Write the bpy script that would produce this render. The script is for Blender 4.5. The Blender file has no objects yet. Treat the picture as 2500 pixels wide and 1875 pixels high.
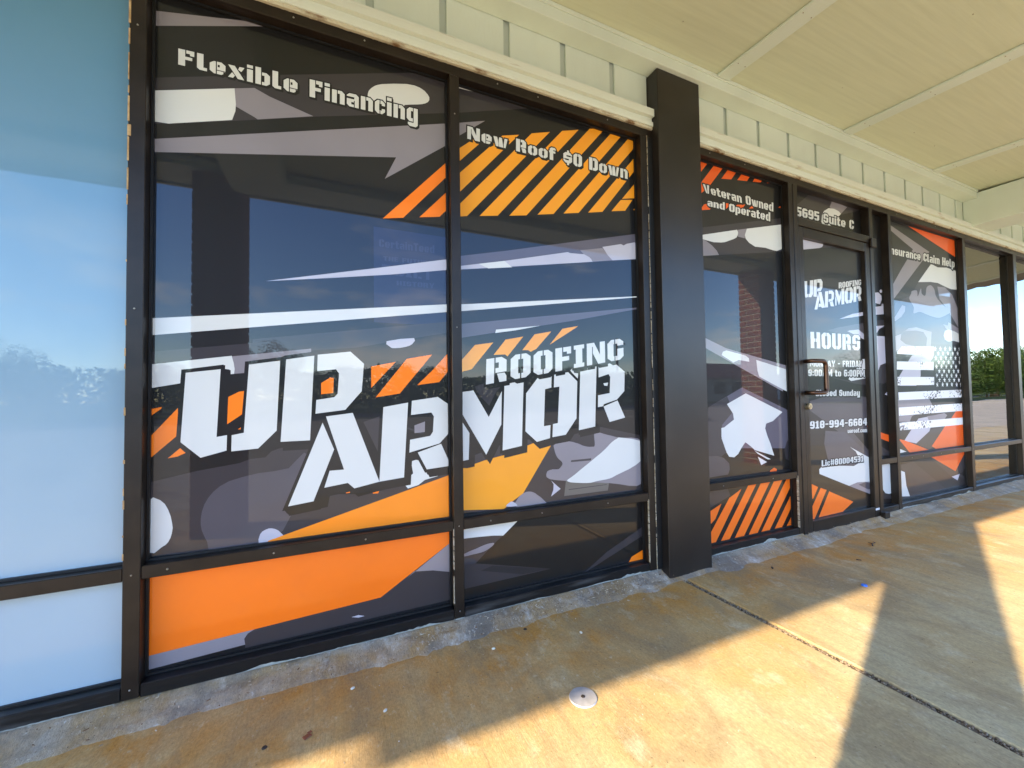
import bpy, bmesh, math, random, json
from mathutils import Vector, Matrix, geometry, noise
random.seed(7)
C = bpy.context.scene.collection
sc = bpy.context.scene
# ------------------------------------------------------------------ camera
cam_d = bpy.data.cameras.new('camera'); cam = bpy.data.objects.new('camera', cam_d); C.objects.link(cam)
cam_d.sensor_width = 36; cam_d.sensor_fit = 'HORIZONTAL'; cam_d.lens = 36*987.83/2500
cam_d.clip_start = .02; cam_d.clip_end = 900
yaw, pitch, roll = 4.22096971e-01, 2.87397881e-02, -1.44895736e-02
fw = Vector((math.sin(yaw)*math.cos(pitch), math.cos(yaw)*math.cos(pitch), math.sin(pitch)))
rt = Vector((math.cos(yaw), -math.sin(yaw), 0)); up = rt.cross(fw)
r2 = rt*math.cos(roll)+up*math.sin(roll); u2 = -rt*math.sin(roll)+up*math.cos(roll)
m = Matrix((r2, u2, -fw)).transposed().to_4x4(); m.translation = Vector((0, -1.70, .948))
cam.matrix_world = m; sc.camera = cam
# ------------------------------------------------------------------ world, sun, exposure
SUN_EL = math.radians(26.4); SUN_AZ = math.atan2(-.943, -.333)      # the sun stands low, left of the shopfront
w = bpy.data.worlds.new('World'); sc.world = w; w.use_nodes = True
nt = w.node_tree; N = nt.nodes; L = nt.links; N.clear()
out = N.new('ShaderNodeOutputWorld'); bg = N.new('ShaderNodeBackground'); bg.inputs[1].default_value = .15
sky = N.new('ShaderNodeTexSky'); sky.sky_type = 'NISHITA'; sky.sun_disc = False
sky.sun_elevation = SUN_EL; sky.sun_rotation = SUN_AZ; sky.air_density = 1.0; sky.dust_density = .25; sky.ozone_density = 2.6
tc = N.new('ShaderNodeTexCoord'); mp = N.new('ShaderNodeMapping'); mp.inputs['Scale'].default_value = (1, 1, 2.6)
n1 = N.new('ShaderNodeTexNoise'); n1.inputs['Scale'].default_value = 3.1; n1.inputs['Detail'].default_value = 9; n1.inputs['Roughness'].default_value = .58
cr = N.new('ShaderNodeValToRGB'); cr.color_ramp.elements[0].position = .52; cr.color_ramp.elements[1].position = .66
sep = N.new('ShaderNodeSeparateXYZ'); lo = N.new('ShaderNodeMapRange'); lo.inputs['From Min'].default_value = .48; lo.inputs['From Max'].default_value = .10
lo.inputs['To Min'].default_value = .0; lo.inputs['To Max'].default_value = .85
ml = N.new('ShaderNodeMath'); ml.operation = 'MULTIPLY'
mx = N.new('ShaderNodeMix'); mx.data_type = 'RGBA'; mx.inputs['B'].default_value = (6.2, 6.1, 6.0, 1)
L.new(tc.outputs['Generated'], mp.inputs[0]); L.new(mp.outputs[0], n1.inputs['Vector']); L.new(n1.outputs['Fac'], cr.inputs[0])
L.new(tc.outputs['Generated'], sep.inputs[0]); L.new(sep.outputs['Z'], lo.inputs['Value'])
L.new(cr.outputs[0], ml.inputs[0]); L.new(lo.outputs[0], ml.inputs[1]); L.new(ml.outputs[0], mx.inputs['Factor'])
hs_ = N.new('ShaderNodeHueSaturation'); hs_.inputs['Saturation'].default_value = 1.22; hs_.inputs['Hue'].default_value = .512; L.new(sky.outputs[0], hs_.inputs['Color']); L.new(hs_.outputs[0], mx.inputs['A']); L.new(mx.outputs['Result'], bg.inputs[0]); L.new(bg.outputs[0], out.inputs[0])
sd = bpy.data.lights.new('sun', 'SUN'); sd.energy = 2.75; sd.angle = math.radians(.55); sd.color = (1, .81, .56)
sun = bpy.data.objects.new('sun', sd); C.objects.link(sun)
sun.rotation_euler = Vector((.943*math.cos(SUN_EL), .333*math.cos(SUN_EL), -math.sin(SUN_EL))).to_track_quat('-Z', 'Y').to_euler()
sc.view_settings.view_transform = 'Standard'; sc.view_settings.look = 'None'; sc.view_settings.gamma = 1
sc.view_settings.use_curve_mapping = False; sc.view_settings.exposure = 2.62
sc.cycles.max_bounces = 10; sc.cycles.diffuse_bounces = 5; sc.cycles.glossy_bounces = 5
# ------------------------------------------------------------------ materials
def mat(name, col, rough=.6, spec=.5, metal=0, col2=None, nscale=6, detail=6, lo_=.4, hi_=.65, bump=0, bscale=60, coat=0, coat_ior=1.5, stretch=(1,1,1)):
    m_ = bpy.data.materials.new(name); m_.use_nodes = True; t = m_.node_tree; b = t.nodes['Principled BSDF']
    b.inputs['Base Color'].default_value = (*col, 1); b.inputs['Roughness'].default_value = rough
    b.inputs['Specular IOR Level'].default_value = spec; b.inputs['Metallic'].default_value = metal
    b.inputs['Coat Weight'].default_value = coat; b.inputs['Coat Roughness'].default_value = .004; b.inputs['Coat IOR'].default_value = coat_ior
    if col2 or bump:
        tcn = t.nodes.new('ShaderNodeTexCoord'); mpn = t.nodes.new('ShaderNodeMapping'); mpn.inputs['Scale'].default_value = stretch
        t.links.new(tcn.outputs['Object'], mpn.inputs[0])
    if col2:
        n = t.nodes.new('ShaderNodeTexNoise'); n.inputs['Scale'].default_value = nscale; n.inputs['Detail'].default_value = detail
        r = t.nodes.new('ShaderNodeMapRange'); r.inputs['From Min'].default_value = lo_; r.inputs['From Max'].default_value = hi_
        x = t.nodes.new('ShaderNodeMix'); x.data_type = 'RGBA'; x.inputs['A'].default_value = (*col, 1); x.inputs['B'].default_value = (*col2, 1)
        t.links.new(mpn.outputs[0], n.inputs['Vector']); t.links.new(n.outputs['Fac'], r.inputs['Value'])
        t.links.new(r.outputs[0], x.inputs['Factor']); t.links.new(x.outputs['Result'], b.inputs['Base Color'])
    if bump:
        n2 = t.nodes.new('ShaderNodeTexNoise'); n2.inputs['Scale'].default_value = bscale; n2.inputs['Detail'].default_value = 5
        bp = t.nodes.new('ShaderNodeBump'); bp.inputs['Strength'].default_value = bump; bp.inputs['Distance'].default_value = .004
        t.links.new(mpn.outputs[0], n2.inputs['Vector']); t.links.new(n2.outputs['Fac'], bp.inputs['Height']); t.links.new(bp.outputs[0], b.inputs['Normal'])
    return m_
CI = 1.78
def film(name, col, k=.93):
    return mat(name, col, rough=.5, spec=.25, col2=tuple(c*k for c in col), nscale=3, coat=.45, coat_ior=CI)
INK = dict(K=film('print_black', (.004,.0035,.0035)), G0=film('print_soot', (.018,.016,.018)), G1=film('print_charcoal', (.033,.028,.031)),
    G1b=film('print_smoke', (.075,.067,.078)), G1c=film('print_dusk', (.065,.056,.060)), G1d=film('print_ghost', (.045,.04,.044)),
    G2=film('print_grey', (.235,.21,.225)), G2b=film('print_slate', (.10,.09,.115)), L=film('print_lavender', (.47,.45,.50)),
    OY=film('print_light_orange', (.92,.25,.006)), GP=film('print_pale_notice', (.13,.12,.105)), W=film('print_white', (.63,.63,.59), .97), O=film('print_orange', (.95,.20,.002)), O2=film('print_deep_orange', (.93,.165,.002)),
    O3=film('print_red_orange', (.80,.105,.006)), O4=film('print_warm_orange', (.95,.16,.006)), Y=film('print_amber', (.86,.32,.012)),
    B=film('print_poster_blue', (.012,.016,.045)), BT=film('print_poster_text', (.028,.034,.075)))
def speckled():
    m_ = film('print_worn_white', (.80,.80,.80)); t = m_.node_tree; b = t.nodes['Principled BSDF']
    tcn = t.nodes.new('ShaderNodeTexCoord'); n = t.nodes.new('ShaderNodeTexNoise'); n.inputs['Scale'].default_value = 55; n.inputs['Detail'].default_value = 6
    n3 = t.nodes.new('ShaderNodeTexNoise'); n3.inputs['Scale'].default_value = 2.6
    ad = t.nodes.new('ShaderNodeMath'); ad.operation = 'ADD'
    r = t.nodes.new('ShaderNodeValToRGB'); r.color_ramp.elements[0].position = 1.13/1.0 if False else .56; r.color_ramp.elements[1].position = .585
    hf = t.nodes.new('ShaderNodeMath'); hf.operation = 'MULTIPLY'; hf.inputs[1].default_value = .5
    x = t.nodes.new('ShaderNodeMix'); x.data_type = 'RGBA'; x.inputs['A'].default_value = (.8,.8,.78,1); x.inputs['B'].default_value = (.10,.09,.09,1)
    t.links.new(tcn.outputs['Object'], n.inputs['Vector']); t.links.new(tcn.outputs['Object'], n3.inputs['Vector'])
    t.links.new(n.outputs['Fac'], ad.inputs[0]); t.links.new(n3.outputs['Fac'], ad.inputs[1]); t.links.new(ad.outputs[0], hf.inputs[0])
    t.links.new(hf.outputs[0], r.inputs[0]); t.links.new(r.outputs[0], x.inputs['Factor']); t.links.new(x.outputs['Result'], b.inputs['Base Color'])
    return m_
INK['WF'] = speckled()
def blue_film():     # the neighbour's window film: pale blue, deeper towards the top
    m_ = film('film_pale_blue', (.6,.7,.8)); t = m_.node_tree; b = t.nodes['Principled BSDF']
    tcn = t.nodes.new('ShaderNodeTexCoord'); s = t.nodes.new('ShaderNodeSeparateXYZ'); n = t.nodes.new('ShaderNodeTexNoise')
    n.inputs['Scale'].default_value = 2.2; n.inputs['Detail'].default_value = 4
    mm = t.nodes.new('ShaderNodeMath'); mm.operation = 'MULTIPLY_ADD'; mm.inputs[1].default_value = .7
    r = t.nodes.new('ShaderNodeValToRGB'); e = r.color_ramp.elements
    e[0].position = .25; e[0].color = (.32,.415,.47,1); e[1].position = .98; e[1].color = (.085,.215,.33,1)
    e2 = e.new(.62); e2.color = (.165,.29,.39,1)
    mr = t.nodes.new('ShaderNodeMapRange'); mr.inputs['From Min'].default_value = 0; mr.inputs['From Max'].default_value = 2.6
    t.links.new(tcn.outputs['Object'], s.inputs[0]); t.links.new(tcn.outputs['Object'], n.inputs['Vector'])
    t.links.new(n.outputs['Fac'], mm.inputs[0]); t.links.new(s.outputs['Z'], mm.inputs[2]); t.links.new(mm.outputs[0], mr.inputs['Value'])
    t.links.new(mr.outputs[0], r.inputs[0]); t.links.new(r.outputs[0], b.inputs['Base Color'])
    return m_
INK['SKY'] = blue_film()
def clear_glass(name, tint=(.86,.9,.88), ior=5.5, wave=.0):
    m_ = bpy.data.materials.new(name); m_.use_nodes = True; t = m_.node_tree; t.nodes.clear()
    o = t.nodes.new('ShaderNodeOutputMaterial'); tr = t.nodes.new('ShaderNodeBsdfTransparent'); tr.inputs[0].default_value = (*tint, 1)
    g = t.nodes.new('ShaderNodeBsdfGlossy'); g.inputs['Roughness'].default_value = .0; f = t.nodes.new('ShaderNodeFresnel'); f.inputs[0].default_value = ior
    mx_ = t.nodes.new('ShaderNodeMixShader'); t.links.new(f.outputs[0], mx_.inputs[0]); t.links.new(tr.outputs[0], mx_.inputs[1]); t.links.new(g.outputs[0], mx_.inputs[2])
    if wave:
        tcn = t.nodes.new('ShaderNodeTexCoord'); n = t.nodes.new('ShaderNodeTexNoise'); n.inputs['Scale'].default_value = 3.0; n.inputs['Detail'].default_value = 0
        mpn = t.nodes.new('ShaderNodeMapping'); mpn.inputs['Scale'].default_value = (1, 1, 1.6)
        bp = t.nodes.new('ShaderNodeBump'); bp.inputs['Strength'].default_value = 1; bp.inputs['Distance'].default_value = wave
        t.links.new(tcn.outputs['Object'], mpn.inputs[0]); t.links.new(mpn.outputs[0], n.inputs['Vector']); t.links.new(n.outputs['Fac'], bp.inputs['Height']); t.links.new(bp.outputs[0], g.inputs['Normal'])
    t.links.new(mx_.outputs[0], o.inputs[0]); return m_
M = dict(
    glass=clear_glass('glass', wave=.0012), groove=mat('groove_paint', (.47,.54,.48), .65, .3), sill=mat('black_sill', (.006,.0055,.0055), .40, .35, 0, (.050,.048,.046), 7, 9, .55, .72, bump=.2, bscale=60, stretch=(.4,1,3)), smear=mat('pale_caulk', (.33,.335,.29), .75, .3, 0, (.26,.26,.22), 40, bump=.6, bscale=60), back_glass=mat('dark_glass', (.01,.01,.01), .1),
    bronze=mat('bronze_frame', (.011,.0075,.0055), .36, .32, 0, (.019,.013,.009), 9, bump=.08, bscale=120),
    bronze_pillar=mat('pillar_bronze', (.010,.0078,.007), .34, .5, 0, (.020,.015,.012), 3, bump=.04, bscale=40),  # bronze of the square pillar
    gasket=mat('black_gasket', (.008,.008,.008), .45, .4),
    paint=mat('cream_paint', (.665,.75,.655), .62, .35, 0, (.61,.69,.605), 2.5, bump=.35, bscale=90, stretch=(1,1,.25)),
    paint_trim=mat('cream_trim_paint', (.69,.745,.66), .6, .35, 0, (.46,.42,.32), 14, 8, .62, .75, bump=.4, bscale=50, stretch=(.35,1,3)),
    caulk=mat('old_caulk', (.55,.51,.38), .8, .2, 0, (.20,.12,.06), 9, 9, .56, .66, bump=.9, bscale=70),
    wood=mat('bare_wood', (.50,.34,.17), .8, .2, 0, (.3,.18,.08), 30, bump=.6, bscale=80),
    soffit=mat('soffit_plywood', (.63,.675,.50), .6, .35, 0, (.575,.62,.455), 9, 7, .35, .7, bump=.18, bscale=42, stretch=(.22,6,1)),
    brick=mat('red_brick', (.30,.10,.065), .85, .2, 0, (.20,.07,.05), 9, bump=.6, bscale=90), mortar=mat('mortar', (.52,.47,.38), .9, .2, bump=.6, bscale=90),
    metal=mat('steel', (.46,.45,.44), .42, .5, .25, (.36,.35,.34), 30, bump=.1, bscale=200), screw=mat('screw_steel', (.35,.33,.3), .35, .5, .9),
    copper=mat('aged_bronze_pull', (.09,.045,.028), .28, .5, .8, (.08,.045,.03), 14), brass=mat('lock_brass', (.55,.47,.32), .3, .5, .9),
    white=mat('white_label', (.8,.8,.8), .5), asphalt=mat('asphalt', (.055,.055,.058), .9, .2, 0, (.075,.073,.07), 2, bump=.5, bscale=30),
    grass=mat('grass', (.055,.085,.02), .9, .2, 0, (.10,.10,.035), .6, 8, bump=.8, bscale=20), leaf=mat('leaf', (.045,.085,.014), .55, .3, 0, (.10,.15,.03), 1.2),
    bark=mat('bark', (.09,.065,.045), .9, .2, bump=.6), roof=mat('red_roof', (.16,.045,.035), .8, .2, 0, (.12,.04,.03), 3), wall_far=mat('far_wall', (.42,.36,.28), .9, .2),
    inner=mat('interior_wall', (.30,.28,.25), .9, .2), inner_floor=mat('interior_floor', (.16,.14,.12), .6, .4), putty=mat('old_putty', (.26,.21,.14), .85, .2, 0, (.42,.38,.3), 60), blind=mat('blind_slat', (.62,.60,.48), .55, .4),
    steel_pole=mat('lamp_pole', (.35,.36,.36), .5, .5, .5), blue=mat('blue_plastic', (.02,.12,.55), .4), dark=mat('dark_scrap', (.03,.022,.018), .7), chip=mat('wood_chip', (.22,.07,.03), .7),
    pebble=mat('pebble', (.6,.55,.45), .8), line=mat('line_paint', (.7,.68,.6), .8), shade=mat('lamp_shade', (.7,.68,.62), .8))
def concrete(name, base, brown, dark, light, grit=.5):
    m_ = bpy.data.materials.new(name); m_.use_nodes = True; t = m_.node_tree; nn = t.nodes; lk = t.links; b = nn['Principled BSDF']
    b.inputs['Roughness'].default_value = .78; b.inputs['Specular IOR Level'].default_value = .35
    tcn = nn.new('ShaderNodeTexCoord')
    def noise_(scale, det, stretch=(1,1,1), rough=.55, dist=0):
        mp_ = nn.new('ShaderNodeMapping'); mp_.inputs['Scale'].default_value = stretch; n = nn.new('ShaderNodeTexNoise')
        n.inputs['Scale'].default_value = scale; n.inputs['Detail'].default_value = det; n.inputs['Roughness'].default_value = rough; n.inputs['Distortion'].default_value = dist
        lk.new(tcn.outputs['Object'], mp_.inputs[0]); lk.new(mp_.outputs[0], n.inputs['Vector']); return n.outputs['Fac']
    def rng(v, a, b_, c=0, d=1):
        r = nn.new('ShaderNodeMapRange'); r.inputs['From Min'].default_value = a; r.inputs['From Max'].default_value = b_
        r.inputs['To Min'].default_value = c; r.inputs['To Max'].default_value = d; lk.new(v, r.inputs['Value']); return r.outputs[0]
    def mix(f, A_, B_):
        x = nn.new('ShaderNodeMix'); x.data_type = 'RGBA'
        lk.new(f, x.inputs['Factor'])
        if isinstance(A_, tuple): x.inputs['A'].default_value = (*A_, 1)
        else: lk.new(A_, x.inputs['A'])
        if isinstance(B_, tuple): x.inputs['B'].default_value = (*B_, 1)
        else: lk.new(B_, x.inputs['B'])
        return x.outputs['Result']
    def mul(A_, v):
        x = nn.new('ShaderNodeMix'); x.data_type = 'RGBA'; x.blend_type = 'MULTIPLY'; x.inputs['Factor'].default_value = 1; lk.new(A_, x.inputs['A'])
        cb = nn.new('ShaderNodeCombineColor')
        for q in cb.inputs[:3]: lk.new(v, q)
        lk.new(cb.outputs[0], x.inputs['B']); return x.outputs['Result']
    c = mix(rng(noise_(1.7, 6, dist=.4), .44, .66, 0, .8), base, brown)
    sp = nn.new('ShaderNodeSeparateXYZ'); lk.new(tcn.outputs['Object'], sp.inputs[0])
    wallside = rng(sp.outputs['Y'], -.85, -.28)                                  # rust-brown stain along the shopfront, with warm bounce light painted in
    st = nn.new('ShaderNodeMath'); st.operation = 'MULTIPLY'; lk.new(wallside, st.inputs[0]); lk.new(rng(noise_(4.2, 9, dist=.6, rough=.65), .38, .60, .25, 1), st.inputs[1])
    c = mix(st.outputs[0], c, (brown[0]*1.02, brown[1]*.78, brown[2]*.46))
    c = mix(rng(noise_(2.6, 9, (1,.6,1), .66, .8), .50, .66, 0, .85), c, dark)   # grey dirty patches
    c = mix(rng(noise_(9, 10, (1,.5,1), .72), .54, .68, 0, .7), c, (dark[0]*1.1, dark[1]*1.05, dark[2]))
    c = mix(rng(noise_(7, 8, (1,.7,1), .7), .56, .68, 0, .6), c, light)
    c = mix(rng(noise_(34, 4, (1,.05,1)), .50, .72, 0, .38), c, dark)            # broom streaks
    c = mix(rng(noise_(50, 8, (.8,.5,1), .75), .58, .70, 0, .7), c, light)       # pale worn flecks
    c = mul(c, rng(noise_(130, 8, (1,.6,1), .8), .25, .75, .62, 1.34))           # sandy grain
    c = mix(rng(noise_(95, 5, rough=.6), .66, .72, 0, .85), c, (dark[0]*.35, dark[1]*.32, dark[2]*.3))
    lk.new(c, b.inputs['Base Color'])
    h = nn.new('ShaderNodeMath'); h.operation = 'ADD'; lk.new(noise_(85, 10, (1,.5,1), .8), h.inputs[0])
    h2 = nn.new('ShaderNodeMath'); h2.operation = 'MULTIPLY'; h2.inputs[1].default_value = .3; lk.new(noise_(260, 2, (1,.04,1)), h2.inputs[0]); lk.new(h2.outputs[0], h.inputs[1])
    bp = nn.new('ShaderNodeBump'); bp.inputs['Strength'].default_value = grit; bp.inputs['Distance'].default_value = .004
    lk.new(h.outputs[0], bp.inputs['Height']); lk.new(bp.outputs[0], b.inputs['Normal']); return m_
M['concrete'] = concrete('stained_concrete', (.475,.38,.20), (.44,.29,.105), (.28,.205,.105), (.55,.47,.30), .42)
M['lot'] = concrete('lot_concrete', (.45,.37,.235), (.39,.31,.19), (.27,.215,.145), (.46,.40,.28), .3)
M['mortar_strip'] = concrete('grey_mortar_bed', (.37,.35,.305), (.34,.29,.22), (.17,.15,.125), (.60,.585,.53), 1.0)
# ------------------------------------------------------------------ helpers
def newbm(): return bmesh.new()
def bx(bm, x0, x1, y0, y1, z0, z1, bev=0):
    vs = [bm.verts.new((x, y, z)) for x in (x0, x1) for y in (y0, y1) for z in (z0, z1)]
    fs = [bm.faces.new([vs[i] for i in f]) for f in ((0,1,3,2),(4,6,7,5),(0,4,5,1),(2,3,7,6),(0,2,6,4),(1,5,7,3))]
    if bev:
        es = list({e for f in fs for e in f.edges}); bmesh.ops.bevel(bm, geom=es, offset=bev, segments=1, affect='EDGES')
def tube(bm, pts, r, n=10, caps=True):
    rings = []
    for i, p in enumerate(pts):
        p = Vector(p); a = Vector(pts[max(0, i-1)]); b = Vector(pts[min(len(pts)-1, i+1)]); d = (b-a).normalized()
        s = d.orthogonal().normalized() if i == 0 else (prev - d*prev.dot(d)).normalized()
        prev = s; t = d.cross(s); rr = r[i] if isinstance(r, (list, tuple)) else r
        rings.append([bm.verts.new(p+(s*math.cos(2*math.pi*k/n)+t*math.sin(2*math.pi*k/n))*rr) for k in range(n)])
    for a, b in zip(rings, rings[1:]):
        for k in range(n): bm.faces.new((a[k], a[(k+1)%n], b[(k+1)%n], b[k]))
    if caps: bm.faces.new(rings[0][::-1]); bm.faces.new(rings[-1])
def disc(bm, x, y, z0, z1, r, n=32, r2=None):
    a = [bm.verts.new((x+r*math.cos(2*math.pi*k/n), y+r*math.sin(2*math.pi*k/n), z0)) for k in range(n)]
    q = r2 if r2 is not None else r
    b = [bm.verts.new((x+q*math.cos(2*math.pi*k/n), y+q*math.sin(2*math.pi*k/n), z1)) for k in range(n)]
    for k in range(n): bm.faces.new((a[k], a[(k+1)%n], b[(k+1)%n], b[k]))
    bm.faces.new(b); bm.faces.new(a[::-1])
def obj(name, bm, material, parent=None, smooth=False, label=None):
    bmesh.ops.recalc_face_normals(bm, faces=bm.faces)
    me = bpy.data.meshes.new(name); bm.to_mesh(me); bm.free()
    if smooth:
        for p in me.polygons: p.use_smooth = True
    for mm in (material if isinstance(material, list) else [material]): me.materials.append(mm)
    o = bpy.data.objects.new(name, me); C.objects.link(o); o.parent = parent
    if label: o['label'] = label
    return o
def box(name, material, parent, x0, x1, y0, y1, z0, z1, bev=0, label=None):
    b = newbm(); bx(b, x0, x1, y0, y1, z0, z1, bev); return obj(name, b, material, parent, label=label)
def thing(name, label, cat, loc=(0,0,0), group=None):
    o = bpy.data.objects.new(name, None); C.objects.link(o); o.location = loc; o.empty_display_size = .1
    o['label'] = label; o['category'] = cat
    if group: o['group'] = group
    return o
def tag(o, label=None, cat=None, group=None, kind=None):
    if label: o['label'] = label
    if cat: o['category'] = cat
    if group: o['group'] = group
    if kind: o['kind'] = kind
    return o
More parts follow.
